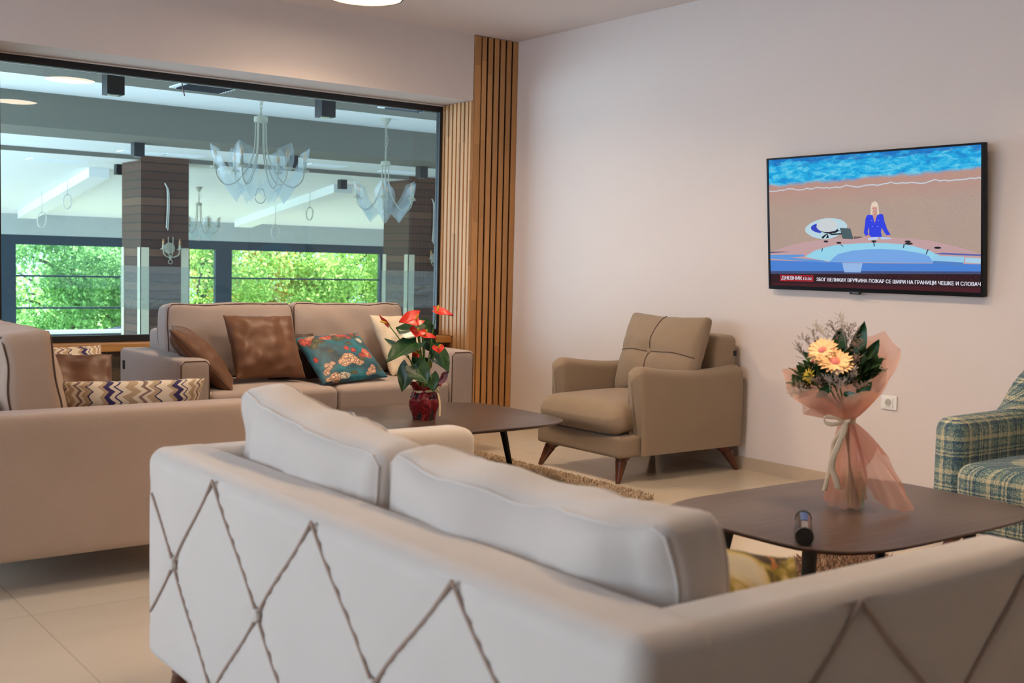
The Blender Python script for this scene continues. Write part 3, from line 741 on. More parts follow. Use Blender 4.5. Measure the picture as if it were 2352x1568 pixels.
def pillow(name, w, h, t, T, mat, label, cat='cushion', seed=0, pinch=.06, group=None, wr=.008, n=30, piping=None, power=.42, slump=0.0):
    g = G()
    def S(side):
        def fn(a, b):
            u = a*2-1; v = b*2-1; u = math.copysign(1-(1-abs(u))**1.4, u); v = math.copysign(1-(1-abs(v))**1.4, v)
            x = w/2*u*(1-pinch*(1-v*v)*abs(u)); z = h/2*v*(1-pinch*(1-u*u)*abs(v))
            e = max(0, (1-u*u)*(1-v*v))**power
            fold = fbm((u*1.4, v*1.4, side), 2.2, seed)*wr*2.2*e**.3 + wr*.9*math.sin(14*math.atan2(v, u)+seed)*max(0, (max(abs(u), abs(v))-.55))*(1-max(abs(u), abs(v)))*5
            y = side*(t/2*e*(1-slump*v*.5))+fold
            return (x, y, z)
        return fn
    for side in (-1, 1): g.grid(S(side), n, n, flip=(side > 0))
    # weld the rim
    o = g.build(name, mat, None, world=False, ang=60)
    import bmesh
    bm = bmesh.new(); bm.from_mesh(o.data); bmesh.ops.remove_doubles(bm, verts=bm.verts, dist=.0006); bmesh.ops.recalc_face_normals(bm, faces=bm.faces); bm.to_mesh(o.data); bm.free()
    for p in o.data.polygons: p.use_smooth = True
    o.matrix_world = T; tag(o, label, cat, group)
    if piping:
        pts = []
        for q in range(4):
            for k in range(16):
                s_ = k/16*2-1; u, v = [(s_, -1), (1, s_), (-s_, 1), (-1, -s_)][q]
                pts.append((w/2*u*(1-pinch*(1-v*v)*abs(u)), fbm((u*1.4, v*1.4, 1), 2.2, seed)*0, h/2*v*(1-pinch*(1-u*u)*abs(v))))
        G().tube(pts, .003, 6, closed=True).build('piping', piping, o, world=False)
    return o

# ------------------------------------------------------------------ near sofa (its back to the camera)
X0, X1, Y0, Y1 = -4.045, -3.05, -5.63, -3.84; ZS = .675
sofa = thing('diamond_tufted_sofa', 'large pale greige sofa in the foreground, its diamond-stitched back turned to the camera', 'sofa', ((X0+X1)/2, (Y0+Y1)/2, 0))
BT, AT = .17, .135
YA, PY, ZA, ZH = -4.262, .4735, .657, .485
NA, PX = -3.578, .50
def puff(p, ax):
    z = p[2]
    if z > ZA+.03: return 0
    c = (p[1]-YA)/PY if ax == 0 else (p[0]-NA)/PX
    e = min(p[1]-Y0, Y1-p[1]) if ax == 0 else min(p[0]-X0, X1-p[0])
    fade = min(1, max(0, (ZA+.03-z)/.05))*min(1, max(0, e/.05)); t = (ZA-z)/ZH; a, b = c+t, c-t
    da = abs(a-round(a)); db = abs(b-round(b)); d = min(da, db)*.38; dn = math.hypot(da, db)*.4
    return fade*(.007*math.exp(-(d/.016)**1.3)+.009*math.exp(-(dn/.03)**2))
def slab(x0, x1, y0, y1, z1, ax, sgn, r=.042, n=84):
    c = ((x0+x1)/2, (y0+y1)/2, (z1+.135)/2)
    def df(p):
        w = (p[0]+c[0], p[1]+c[1], p[2]+c[2]); q = list(p)
        h = (x1-x0)/2 if ax == 0 else (y1-y0)/2
        if sgn*p[ax] > h*.9: q[ax] -= sgn*puff(w, ax)
        return q
    return rbox(x1-x0, y1-y0, z1-.135, r, n, df, c=c)
slab(X0, X0+BT, Y0, Y1, ZS, 0, -1).build('backrest', 'cream', sofa, ang=70)
slab(X0+.05, X1+.02, Y0+.0015, Y0+AT, ZS-.0015, 1, -1).build('armrest', 'cream', sofa, ang=70)
slab(X0+.05, X1-.06, Y1-AT, Y1-.0015, ZS-.0015, 1, 1, n=30).build('armrest', 'cream', sofa, ang=70)
# stitched diamond cords on the outer faces, with covered buttons at the crossings
def surf_back(c, z): return (X0+.003, YA+c*PY, z)
def surf_arm(c, z): return (NA+c*PX, Y0+.0045, z)
g = G(); btn = []
for fn, lo, hi in ((surf_back, Y0+.035, Y1-.03), (surf_arm, X0+.04, X1-.05)):
    ax = 1 if fn is surf_back else 0
    for k in range(-5, 6):
        for sg in (-1, 1):
            pts = []
            for q in range(49):
                t = q/48*1.06; c = k+sg*(t-.010*math.sin(4*PI*t)); P = fn(c, ZA-t*ZH)
                if lo < P[ax] < hi: pts.append(P)
                elif pts: break
            if len(pts) > 3: g.tube(pts, .0036, 6)
    for k in range(-5, 5):
        P = fn(k+.5, ZA-ZH/2)
        if lo < P[ax] < hi: btn.append((P, ax))
g.build('stitched_seams', 'seam', sofa)
for P, ax in btn:
    T = TR(P, (0, R(-90), 0) if ax == 1 else (R(90), 0, 0))
    G().lathe([(.014, 0), (.013, .006), (.008, .010), (0, .011)], 14, T=T).build('button', 'cream', sofa)
G().box(X0+.05, X1-.02, Y0+.05, Y1-.05, .13, .27).build('base', 'cream', sofa, bevel=.01)
ym = (Y0+Y1)/2
for k, (ya, yb) in enumerate(((Y1-AT-.003, ym+.003), (ym-.003, Y0+AT+.003))):
    rbox(.74, ya-yb, .17, .04, 18, lambda p: (p[0], p[1], p[2]+.012*(p[2] > 0)), c=((X0+BT+X1)/2-.0, (ya+yb)/2, .355)).build('seat_cushion', 'cream', sofa, ang=70)
def back_c(yc, w, zc, h, lean, seed, twist=0, sag=.0, ears=.01, thick=.135, roll=0):
    T = TR((-3.782, yc, zc), (0, R(lean), R(90))) if False else Matrix.Translation((-3.775, yc, zc)) @ Matrix.Rotation(R(lean), 4, 'Y') @ Matrix.Rotation(R(90)+twist, 4, 'Z') @ Matrix.Rotation(R(roll), 4, 'Y')
    return box_cushion('back_cushion', w, thick, h, T, 'cream', sofa, piping='cream', bulge=.055, r=.030, seed=seed, ears=ears, sag=sag, wr=.016, pr=.0030)
back_c(-4.298, .72, .60, .37, -4, 3, twist=-.05, sag=.010, ears=.020, roll=-5)
back_c(-5.092, .75, .593, .37, -4, 8, twist=.03, ears=.004, sag=.028)
for x, y, dx, dy in ((X0+.075, Y1-.085, -.03, .03), (X0+.075, Y0+.085, -.03, -.03), (X1-.10, Y1-.085, .03, .03), (X1-.10, Y0+.085, .03, -.03)):
    wood_leg(G(), (x, y, .135), (x+dx, y+dy, 0), .022, .012).build('leg', 'legwood', sofa)
pillow('throw_cushion', .44, .38, .14, Matrix.Translation((-3.555, -5.33, .490)) @ Matrix.Rotation(R(16), 4, 'Y') @ Matrix.Rotation(R(-18), 4, 'X'), 'yfloral',
       'olive and yellow floral cushion tucked inside the near arm of the tufted sofa', seed=4, group='loose cushions')

# ------------------------------------------------------------------ box sofas of taupe fabric
def taupe_sofa(kind, label, loc, rotz, Wd, D, arm, armw, backz, mat, xs, group='taupe box sofas', bc_z=(.64, .44), bw=None, seed=0, lean=-8, skirt=.30, bthick=.17, bulge=.04, ears=.012, byo=0):
    # local frame: X along the width, -Y is the front, origin at the floor under the back left corner; xs = inner cushion split
    t = thing(kind, label, 'sofa', (0, 0, 0), 0, group)
    def BX(sx, sy, sz, r, c, nm, n=14, df=None, mt=mat): return rbox(sx, sy, sz, r, n, df, c=c).build(nm, mt, t, ang=70, world=False)
    for x in (armw/2, Wd-armw/2):
        a = BX(armw, D, arm-.12, .028, (x, -D/2, (arm+.12)/2), 'armrest', 14)
        g = G(); k = .010; hw = armw/2-k; pts = []
        for (u, v) in [(-1, 0), (-1, 1), (1, 1), (1, 0)]: pts.append((x+u*hw, -D+k*.6, .125 if v == 0 else arm-k))
        P = [Vector(pts[0]), Vector(pts[1])-Vector((0,0,.02)), Vector(pts[1])+Vector((.02, 0, 0)), Vector(pts[2])-Vector((.02,0,0)), Vector(pts[2])-Vector((0,0,.02)), Vector(pts[3])]
        g.tube(P, .0035, 6)
        o = g.build('piping', 'piping', a, world=False)
    BX(Wd-2*armw, .20, backz-.12, .03, (Wd/2, -.10, (backz+.12)/2), 'backrest')
    BX(Wd-2*armw-.004, D-.22, .18, .02, (Wd/2, -.21-(D-.22)/2, .21), 'base')
    cw = (Wd-2*armw)/2
    for k in range(2):
        xc = armw+cw*(k+.5)
        rbox(cw-.006, D-.22+.02, .15, .035, 22, lambda p: (p[0], p[1], p[2]+(.022*max(0, 1-(p[0]/(cw/2))**2)*max(0, 1-(p[1]/((D-.2)/2))**4) if p[2] > 0 else 0)), c=(xc, -.20-(D-.2)/2, .365)).build('seat_cushion', mat, t, ang=70, world=False)
        bwid = bw or cw; bx = Wd/2+(k-.5)*bwid*1.01
        T = Matrix.Translation((bx, -.20-bthick/2-.02+byo, bc_z[0])) @ Matrix.Rotation(R(lean), 4, 'X')
        box_cushion('back_cushion', bwid-.004, bthick, bc_z[1], T, mat, t, piping='piping', bulge=bulge, r=.035, seed=seed+k*5, ears=ears, wr=.011, pr=.0032)
    for x, y in ((.07, -.07), (Wd-.07, -.07), (.07, -D+.07), (Wd-.07, -D+.07)):
        G().tube([(x, y, .121), (x, y, 0)], [.028, .022], 12).build('leg', 'black', t, world=False)
    G().box(-.004, .0, -.10, -.07, .50, .55).build('label_tag', 'zip', t, world=False)
    t.location = loc; t.rotation_euler = (0, 0, rotz); return t
# back sofa under the glass
taupe_sofa('box_sofa', 'taupe box sofa with dark piping under the glass, carrying the brown and floral cushions', (-2.875, -.055, 0), 0, 1.845, .945, .62, .17, .73, 'taupe', 0, bc_z=(.66, .42), bw=.765, seed=2, byo=.01)
# left sofa, its near armrest along the left of the picture; front towards +X
s2 = taupe_sofa('box_sofa', 'taupe box sofa at the left edge seen from behind its near armrest', (-4.30, -2.695, 0), R(90), 1.93, 1.10, .612, .18, .655, 'taupe2', 0, bc_z=(.645, .44), bw=.79, seed=14, lean=-6, bulge=.05, byo=-.03)

# loose cushions
def corners(TL, TRc, BR, BL, flip=False):
    TL, TRc, BR, BL = map(Vector, (TL, TRc, BR, BL)); c = (TL+TRc+BR+BL)/4
    xa = ((TRc-TL)+(BR-BL)).normalized(); za = ((TL-BL)+(TRc-BR)); za = (za-xa*za.dot(xa)).normalized(); ya = za.cross(xa)
    w = ((TRc-TL).length+(BR-BL).length)/2; h = ((TL-BL).length+(TRc-BR).length)/2
    return frame(c, xa, ya, za), w, h
T, w, h = corners((-2.445, -.60, .835), (-2.055, -.60, .815), (-2.10, -.80, .485), (-2.48, -.80, .475))
pillow('throw_cushion', .42, .40, .15, T, 'satin', 'large upright brown satin cushion in the middle of the back sofa', seed=1, group='loose cushions', wr=.009, pinch=.07)
T = frame((-2.64, -.70, .600), (.37, .929, 0), Vector((-.65, .26, .714)).cross(Vector((.37, .929, 0))), (-.65, .26, .714))
pillow('throw_cushion', .42, .46, .15, T, 'satin', 'brown satin cushion leaning sideways on the left armrest of the back sofa', seed=2, group='loose cushions', wr=.008, pinch=.07, piping='piping')
T, w, h = corners((-2.047, -.62, .682), (-1.647, -.60, .709), (-1.60, -.93, .478), (-2.00, -.93, .458))
pillow('throw_cushion', .43, .41, .11, T, 'teal', 'teal cushion printed with red and cream flowers, on the back sofa', seed=3, group='loose cushions', wr=.004, pinch=.05)
T, w, h = corners((-2.20, -.50, .70), (-1.88, -.50, .70), (-1.88, -.64, .46), (-2.20, -.64, .46))
pillow('throw_cushion', .36, .30, .10, T, 'dgrey', 'dark taupe cushion between the brown satin and teal floral cushions', seed=5, group='loose cushions')
T, w, h = corners((-1.44, -.55, .80), (-1.06, -.42, .80), (-1.13, -.62, .46), (-1.56, -.80, .48))
pillow('throw_cushion', .43, .41, .13, T, 'ecru', 'ecru linen cushion behind the red anthurium, on the right of the back sofa', seed=6, group='loose cushions', wr=.007, pinch=.07)
T, w, h = corners((-3.84, -2.43, .655), (-3.335, -2.43, .635), (-3.35, -2.33, .42), (-3.85, -2.33, .42))
pillow('throw_cushion', .53, .34, .12, T, 'zigzag', 'long cream cushion with purple zigzags standing inside the near armrest of the left sofa', seed=7, group='loose cushions', wr=.004, pinch=.05)
T, w, h = corners((-3.72, -1.04, .66), (-3.29, -1.04, .66), (-3.29, -1.16, .42), (-3.72, -1.16, .42))
pillow('throw_cushion', .46, .38, .13, T, 'zigzag', 'cream and purple zigzag cushion at the far end of the left sofa', seed=8, group='loose cushions', wr=.004)
T, w, h = corners((-3.78, -1.28, .665), (-3.38, -1.34, .65), (-3.32, -1.52, .45), (-3.75, -1.46, .45))
pillow('throw_cushion', .44, .36, .13, T, 'satin', 'brown satin cushion in front of the far zigzag cushion on the left sofa', seed=9, group='loose cushions', wr=.012)

# ------------------------------------------------------------------ khaki armchair by the wall (front towards -X)
t = thing('armchair', 'khaki upholstered armchair with splayed reddish legs, left of the television', 'armchair', (-.52, -1.915, 0))
YF, YN = -1.535, -2.285
def arm(yc, th):
    g = G(); prof = []
    top = lambda x: .628 - .035*math.sin(max(0, min(1, (x+.86)/.75))*PI*.9) - .012*(x+.86)
    nx = 40; nz = 26; v = []; x0, x1, z0 = -.885, -.035, .145
    def P(u, w, side):
        x = x0+(x1-x0)*u; zt = top(x)
        e = min(1, (x-x0)/.075); zt -= .085*(1-math.sqrt(max(0, 1-(1-e)**2)))
        e = min(1, (x1-x)/.06); zt -= .07*(1-math.sqrt(max(0, 1-(1-e)**2)))
        z = z0+(zt-z0)*w; lean = .006*math.sin(w*PI)
        xx = x + (.045*(1-w)**1.2 if u < .02 else 0)*1.0 + .03*(1-w)*(1-u)**3
        # rounded section: inset towards the rim
        dx = min(u, 1-u)*(x1-x0); dz = (1-w)*(zt-z0); dd = min(dx/.045, dz/.045, 1); off = th/2*math.sqrt(max(0, 1-(1-dd)**2))
        return (xx, yc+side*(off+lean), z)
    us = [.5-.5*math.cos(PI*i/nx) for i in range(nx+1)]; ws = [math.sin(PI/2*j/nz) for j in range(nz+1)]
    for side in (-1, 1):
        g.grid(lambda a, b: P(us[int(round(a*nx))], ws[int(round(b*nz))], side), nx, nz, flip=(side > 0), uv=False)
    o = g.build('armrest', 'khaki', t, ang=70)
    gs = G(); gs.tube([Vector(P(0, w_, 0)) for w_ in np.linspace(.05, .98, 20)], .0025, 5); gs.build('front_seam', 'khaki', o, world=True)
    return o
arm(YN+.052, .105); arm(YF-.052, .105)
rbox(.87, .70, .115, .02, 14, c=(-.545, -1.91, .195)).build('base', 'khaki', t, ang=70)
def sdef(p):
    u = (p[0]+.43)/.86; y = p[1]/.30; q = list(p)
    wz = min(1, max(0, (p[2]+.03)/.09)); wz = wz*wz*(3-2*wz); q[2] += wz*(.03*max(0, 1-y*y)*max(0, math.sin(PI*min(1, max(0, u))))+.006)
    if p[0] < -.30: q[1] *= 1+.13*min(1, (-.30-p[0])/.06); q[0] -= .02*max(0, 1-y*y)
    q[2] -= .035*max(0, (-.30-p[0])/.13)**2*(wz*1.15-.15)
    return q
rbox(.86, .60, .165, .07, 26, sdef, c=(-.575, -1.915, .335)).build('seat_cushion', 'khaki', t, ang=75)
rbox(.19, .62, .62, .045, 16, c=(-.135, -1.915, .465)).build('backrest', 'khaki', t, ang=70)
T = Matrix.Translation((-.385, -1.945, .645)) @ Matrix.Rotation(R(18), 4, 'Y') @ Matrix.Rotation(R(90), 4, 'Z')
def bdef(p):
    X = p[0]/.30; Z = p[2]/.23; Y = p[1]/.025; q = list(p)
    tuft = math.exp(-(abs(X)/.10)**1.1)+math.exp(-(abs(Z)/.12)**1.1); ctr = math.exp(-((X*X+Z*Z)/.03))
    b = .104*max(0, 1-X*X)**.6*max(0, 1-Z*Z)**.6
    q[1] += Y*(b-.009*tuft-.022*ctr); q[2] += .016*X*X*Z+.006*fbm(p, 11, 1); q[1] += .004*fbm((p[0], 0, p[2]), 14, 7); q[0] *= 1+.02*Z
    return q
bc = rbox(.60, .05, .46, .02, 36, bdef, T=T).build('back_cushion', 'khaki', t, ang=75)
g = G()
for ax in (0, 1):
    pts = []
    for q in np.linspace(-.985, .985, 40):
        p = (q*.300, .025, 0) if ax == 0 else (0, .025, q*.230); pts.append(T @ (Vector(bdef(p))+Vector((0, .0035, 0))))
    g.tube(pts, .0019, 6)
g.build('cross_seam', 'piping', bc)
G().lathe([(.016, 0), (.015, .006), (.008, .011), (0, .012)], 14, T=T @ TR(Vector(bdef((0, .025, 0)))+Vector((0, .006, 0)), (R(-90), 0, 0))).build('button', 'khaki', bc)
G().box(-.085, -.06, -2.2275, -2.2245, .655, .685).build('label_tag', 'zip', t)
for (x, y, fx, fy) in ((-.90, -1.62, -.945, -1.555), (-.90, -2.20, -.95, -2.225), (-.13, -1.63, -.07, -1.585), (-.13, -2.21, -.055, -2.255)):
    g = G(); top = Vector((x, y, .150)); ft = Vector((fx, fy, 0)); d = ft-top
    g.tube([top+Vector((0,0,0)), top+d*.10, top+d*.20, top+d*.27], [.055, .044, .033, .030], 14)
    g.tube([top+d*.26, top+d*.28, top+d*.34, top+d*1.0], [.031, .033, .030, .0125], 14)
    g.build('leg', 'legwood', t)

# ------------------------------------------------------------------ blue plaid armchair at the right (front towards -X)
t = thing('armchair', 'blue and cream plaid tweed armchair at the right edge of the picture', 'armchair', (-.48, -4.45, 0))
pp = fillet([(-.86, -4.065), (-.155, -4.065), (-.155, -4.835), (-.86, -4.835)], .14, .02)
ltp = sum((pp[i]-pp[i-1]).length for i in range(1, len(pp)))
def ptop(s):
    q = min(s, ltp-s); u = max(0, min(1, (q-.42)/.35)); return .572+.012*q+.27*u*u*(3-2*u)
shell(pp, .13, .13, ptop, .05, outer=1, nz=24, end_r=.05).build('upholstered_frame', 'plaid', t, ang=65)
rbox(.70, .60, .13, .03, 14, c=(-.515, -4.45, .19)).build('base', 'plaid', t, ang=70)
rbox(.70, .634, .155, .055, 22, lambda p: (p[0], p[1], p[2]+(.02*max(0, 1-(p[1]/.32)**2)*max(0, 1-(p[0]/.35)**4) if p[2] > 0 else 0)), c=(-.56, -4.45, .325)).build('seat_cushion', 'plaid', t, ang=70)
rbox(.14, .60, .46, .05, 18, lambda p: (p[0]+.15*p[2], p[1], p[2]), c=(-.26, -4.45, .60)).build('back_cushion', 'plaid', t, ang=70)
for (x, y, fx, fy) in ((-.79, -4.12, -.855, -4.055), (-.79, -4.78, -.855, -4.845), (-.17, -4.12, -.11, -4.07), (-.17, -4.78, -.11, -4.83)):
    wood_leg(G(), (x, y, .135), (fx, fy, 0), .026, .013).build('leg', 'legwood', t)

# ------------------------------------------------------------------ coffee tables
def squircle(cx, cy, a, b, n, N=96):
    out = []
    for k in range(N):
        th = 2*PI*k/N; c, s = math.cos(th), math.sin(th); out.append((cx+a*math.copysign(abs(c)**(2/n), c), cy+b*math.copysign(abs(s)**(2/n), s)))
    return out
def table(label, cx, cy, a, b, z, legs, n=4.4):
    t = thing('coffee_table', label, 'coffee table', (cx, cy, 0), 0, 'dark oval-cornered coffee tables')
    g = G(); th = .020; prof = [(0, -.012, 0), (0, 0, -.006)]
    rings = []
    for off, zz in ((-.030, z-th), (-.006, z-.010), (0, z-.004), (-.0015, z-.001), (-.005, z)):
        rings.append([(x, y, zz) for x, y in squircle(cx, cy, a+off, b+off, n)])
    v = [p for r_ in rings for p in r_]; N = 96; f = []
    for i in range(len(rings)-1):
        for k in range(N): l = (k+1) % N; f.append((i*N+k, i*N+l, (i+1)*N+l, (i+1)*N+k))
    f.append(tuple(range(N-1, -1, -1))); f.append(tuple((len(rings)-1)*N+k for k in range(N)))
    g.add(v, f); g.build('table_top', 'walnut', t, ang=30)
    for (x, y, fx, fy) in legs:
        G().tube([(x, y, z-th-.001), (fx, fy, .012)], [.022, .014], 14).build('leg', 'black', t)
    return t
table('far dark coffee table carrying the red anthurium', -1.93, -1.85, .635, .50, .37, ((-1.36, -1.71, -1.25, -1.68), (-1.52, -1.62, -1.46, -1.52), (-2.32, -2.12, -2.42, -2.20), (-2.32, -1.60, -2.42, -1.50)))
table('near dark coffee table carrying the wrapped bouquet', -2.08, -4.512, .538, .384, .42, ((-2.46, -4.66, -2.50, -4.68), (-1.68, -4.67, -1.63, -4.66), (-1.66, -4.34, -1.60, -4.29), (-2.46, -4.36, -2.52, -4.32)))

# ------------------------------------------------------------------ shaggy rugs
def rug(label, x0, x1, y0, y1, mat, nt, seed):
    rng = np.random.RandomState(seed)
    t = thing('shag_rug', label, 'rug', ((x0+x1)/2, (y0+y1)/2, 0), 0, 'shaggy rugs')
    G().box(x0, x1, y0, y1, .001, .012).build('backing', mat, t, smooth=False)
    p = np.stack([rng.uniform(x0-.004, x1+.004, nt), rng.uniform(y0-.004, y1+.004, nt), np.full(nt, .010)], 1)
    a = rng.uniform(0, 2*PI, nt); w = rng.uniform(.003, .0055, nt); L = rng.uniform(.012, .026, nt)
    d = np.stack([np.cos(a), np.sin(a), np.zeros(nt)], 1); ln = rng.normal(size=(nt, 3))*.010; ln[:, 2] = L
    v = np.stack([p-d*w[:, None], p+d*w[:, None], p+ln*.7+d*w[:, None]*.8, p+ln+np.array([0, 0, .0])], 1)-np.array([(x0+x1)/2, (y0+y1)/2, 0])
    v[:, 3] -= 0; me = bpy.data.meshes.new('pile'); me.from_pydata(v.reshape(-1, 3).tolist(), [], np.arange(nt*4).reshape(-1, 4).tolist()); me.materials.append(MAT[mat]); me.update()
    o = bpy.data.objects.new('pile', me); COL.objects.link(o); o.parent = t; o['kind'] = 'stuff'
rug('beige shaggy rug under the far coffee table', -3.0, -1.075, -2.625, -1.13, 'rug', 90000, 1)
rug('brown shaggy rug under the near coffee table', -2.9, -1.095, -5.05, -3.80, 'rug2', 60000, 2)
# ------------------------------------------------------------------ ceiling lamps of the lounge
DIS = NT('opal_diffuser'); DIS.base((1, .93, .82, 1)); DIS.p(rough=.4, ec=(1, .80, .58, 1), es=24.0)
BRZ = plain('dark_bronze_rim', s2l((70, 58, 50)), .4, metal=.6)
for i, (x, y) in enumerate(((-1.77, -.90), (-2.12, -2.80), (-2.12, -4.66))):
    t = thing('ceiling_lamp', ['round flat ceiling lamp cut by the top edge of the picture', 'round ceiling lamp mirrored nearer the top edge of the glass', 'round ceiling lamp mirrored at the left edge of the glass'][i], 'ceiling light', (x, y, H), 0, 'round ceiling lamps of the lounge')
    G().lathe([(.06, 0), (.06, -.03), (.205, -.035), (.215, -.045), (.215, -.115), (.207, -.115), (.207, -.05)], 48).build('rim', BRZ, t, world=False)
    G().lathe([(0, -.118), (.15, -.117), (.2, -.112), (.206, -.104), (.206, -.06)], 48).build('diffuser', DIS.m, t, world=False)
    l = lamp('lamp_light', 'AREA', (0, 0, -.13), 17, (1, .72, .46), shape='DISK', size=.36); l.parent = t; l.data.spread = R(150)

# ------------------------------------------------------------------ television
TB = Vector((-.040, 0, 1.047)); TT = Vector((-.102, 0, 1.762)); ya, yb = -3.717, -2.434
zax = (TT-TB).normalized(); xax = Vector((0, -1, 0)); nax = xax.cross(zax)   # nax points out of the screen
tvw = yb-ya; tvh = (TT-TB).length
t = thing('television', 'large flat television on the wall showing a newsreader in blue before a beach', 'television', (0, 0, 0))
TF = frame((TB.x, yb, TB.z), xax, nax, zax)   # local x right, y out (towards the room), z up
if nax.x > 0: TF = frame((TB.x, yb, TB.z), xax, -nax, zax)
def tvb(g, x0, x1, y0, y1, z0, z1): return g.box(x0, x1, y0, y1, z0, z1, T=TF)
BZ = plain('television_black', s2l((9, 9, 11)), .35, spec=.2)
g = G(); tvb(g, 0, tvw, -.030, .0, 0, tvh); g.build('casing', BZ, t, smooth=False, bevel=.003, world=False)
sx0, sx1, sz0, sz1 = .011, tvw-.011, .020, tvh-.010
g = G()
for a in ((0, tvw, 0, .007, 0, sz0), (0, tvw, 0, .007, sz1, tvh), (0, sx0, 0, .007, sz0, sz1), (sx1, tvw, 0, .007, sz0, sz1)): tvb(g, *a[:4], *a[4:])
g.build('bezel', BZ, t, smooth=False, world=False)
g = G(); tvb(g, tvw*.42, tvw*.47, -.004, .010, -.012, .006); g.build('sensor_foot', 'black', t, smooth=False, world=False, bevel=.002)
g = G(); 
for k in range(6): tvb(g, tvw*.433+k*.0062, tvw*.433+k*.0062+.0045, .0101, .0104, -.006, -.0015)
g.build('maker_mark', plain('grey_mark', s2l((150, 150, 155)), .4), t, smooth=False, world=False)
G().box(-.052, -.001, -3.25, -2.90, 1.45, 1.62).build('wall_bracket', 'black', t, smooth=False)
# picture on the screen: sea, foam and sand
pm = NT('beach_picture'); u, v, _ = pm.xyz(pm.uv()); uvv = pm.comb(pm.math('MULTIPLY', u, 1.78), v, 0.0)
edge = pm.math('ADD', pm.math('MULTIPLY', u, .045), .782); dz_ = pm.math('SUBTRACT', v, edge)
dz_ = pm.math('ADD', dz_, pm.math('MULTIPLY', pm.math('SUBTRACT', pm.noise(uvv, 7, 3), .5), .05))
grain = pm.noise(pm.mapping(uvv, scale=(1.6, 1, 1)), 130, 2, .8); big = pm.noise(uvv, 3.5, 3)
sand = pm.mix(grain, s2l((124, 104, 92)), s2l((226, 200, 172))); sand = pm.mix(pm.math('MULTIPLY', big, .35), sand, s2l((150, 128, 160)))
sand = pm.mix(pm.ramp(dz_, [(0, (0,0,0)), (1, (1,1,1))]), sand, sand)
wet = pm.ramp(pm.math('ADD', dz_, .5), [(.30, (0,0,0)), (.49, (1,1,1))]); sand = pm.mix(pm.math('MULTIPLY', wet, .40), sand, s2l((196, 130, 120)))
wn_ = pm.noise(pm.mapping(uvv, scale=(1, 2.6, 1), rot=(0, 0, .1)), 9, 5, .7, .4)
sea = pm.ramp(wn_, [(.32, s2l((20, 130, 214))), (.5, s2l((24, 186, 240))), (.68, s2l((130, 226, 248)))])
sea = pm.mix(pm.ramp(pm.math('MULTIPLY', pm.math('SUBTRACT', pm.math('ADD', v, pm.math('MULTIPLY', pm.noise(pm.mapping(uvv, scale=(1, 3, 1)), 7, 4, .7), .26)), .92), 5.0), [(.80, (0,0,0)), (1.0, (.75,.75,.75))]), sea, s2l((20, 84, 186)))
sea = pm.mix(pm.math('MULTIPLY', grain, .28), sea, s2l((30, 120, 170)))
pic = pm.mix(pm.ramp(pm.math('ADD', dz_, .5), [(.50, (0,0,0)), (.53, (1,1,1))]), sand, sea)
fo = pm.math('ABSOLUTE', pm.math('SUBTRACT', pm.math('SUBTRACT', v, pm.math('ADD', pm.math('MULTIPLY', u, .018), .756)), pm.math('MULTIPLY', pm.math('SUBTRACT', pm.noise(pm.comb(u, 0.0, 0.0), 14, 5), .5), .075)))
pic = pm.mix(pm.math('MULTIPLY', pm.math('LESS_THAN', fo, .0042), .8), pic, s2l((206, 222, 236)))
pm.base((.01, .01, .012, 1)); pm.p(rough=.06, ec=pic, es=.86, spec=.15)
def S(u, v, d=.0008): return TF @ Vector((sx0+(sx1-sx0)*u, .0012+d, sz0+(sz1-sz0)*v))
g = G(); g.grid(lambda a, b: S(a, b, 0), 1, 1, flip=True); scr = g.build('screen', pm.m, t, smooth=False, world=False)
def shape(name, c, pts, d, st=.85):
    # a flat patch of the broadcast picture lying on the panel
    gx = G(); gx.add([S(u_, v_, d) for u_, v_ in pts], [tuple(range(len(pts)))]); mt = emis('picture_'+name, s2l(c), st); mt.node_tree.nodes['Principled BSDF'].inputs['Roughness'].default_value = .06
    return gx.build(name, mt, scr, smooth=False, world=False)
def ell(cx, cy, a, b, n=28, rot=0, a0=0, a1=2*PI):
    return [(cx+a*math.cos(q)*math.cos(rot)-b*1.78*math.sin(q)*math.sin(rot)/1.78, cy+b*math.sin(q)+a*1.78*math.cos(q)*math.sin(rot)) for q in np.linspace(a0, a1, n, endpoint=(a1-a0 < 6))]
top_desk = [(.0, .258), (.06, .297), (.115, .326), (.20, .352), (.292, .367), (.40, .38), (.511, .384), (.62, .38), (.715, .37), (.80, .352), (.86, .33), (.93, .302), (1.0, .262)]
shape('desk_glass', (196, 160, 162), top_desk+[(1, .19), (0, .19)], .0002)
shape('studio_floor', (70, 130, 214), [(0, .202), (.313, .194), (.574, .191), (.808, .195), (1, .195), (1, .13), (0, .115)], .0003)
shape('desk_front', (150, 214, 238), [(.19, .235), (.24, .28), (.291, .304), (.34, .322), (.403, .332), (.47, .338), (.532, .34), (.60, .338), (.666, .331), (.715, .318), (.755, .299), (.79, .282), (.83, .25), (.80, .20), (.31, .20), (.21, .225)], .0004)
shape('desk_inner_floor', (116, 168, 232), [(.313, .194), (.335, .225), (.359, .256), (.43, .283), (.50, .293), (.574, .296), (.65, .290), (.715, .276), (.76, .262), (.784, .245), (.803, .199)], .0006)
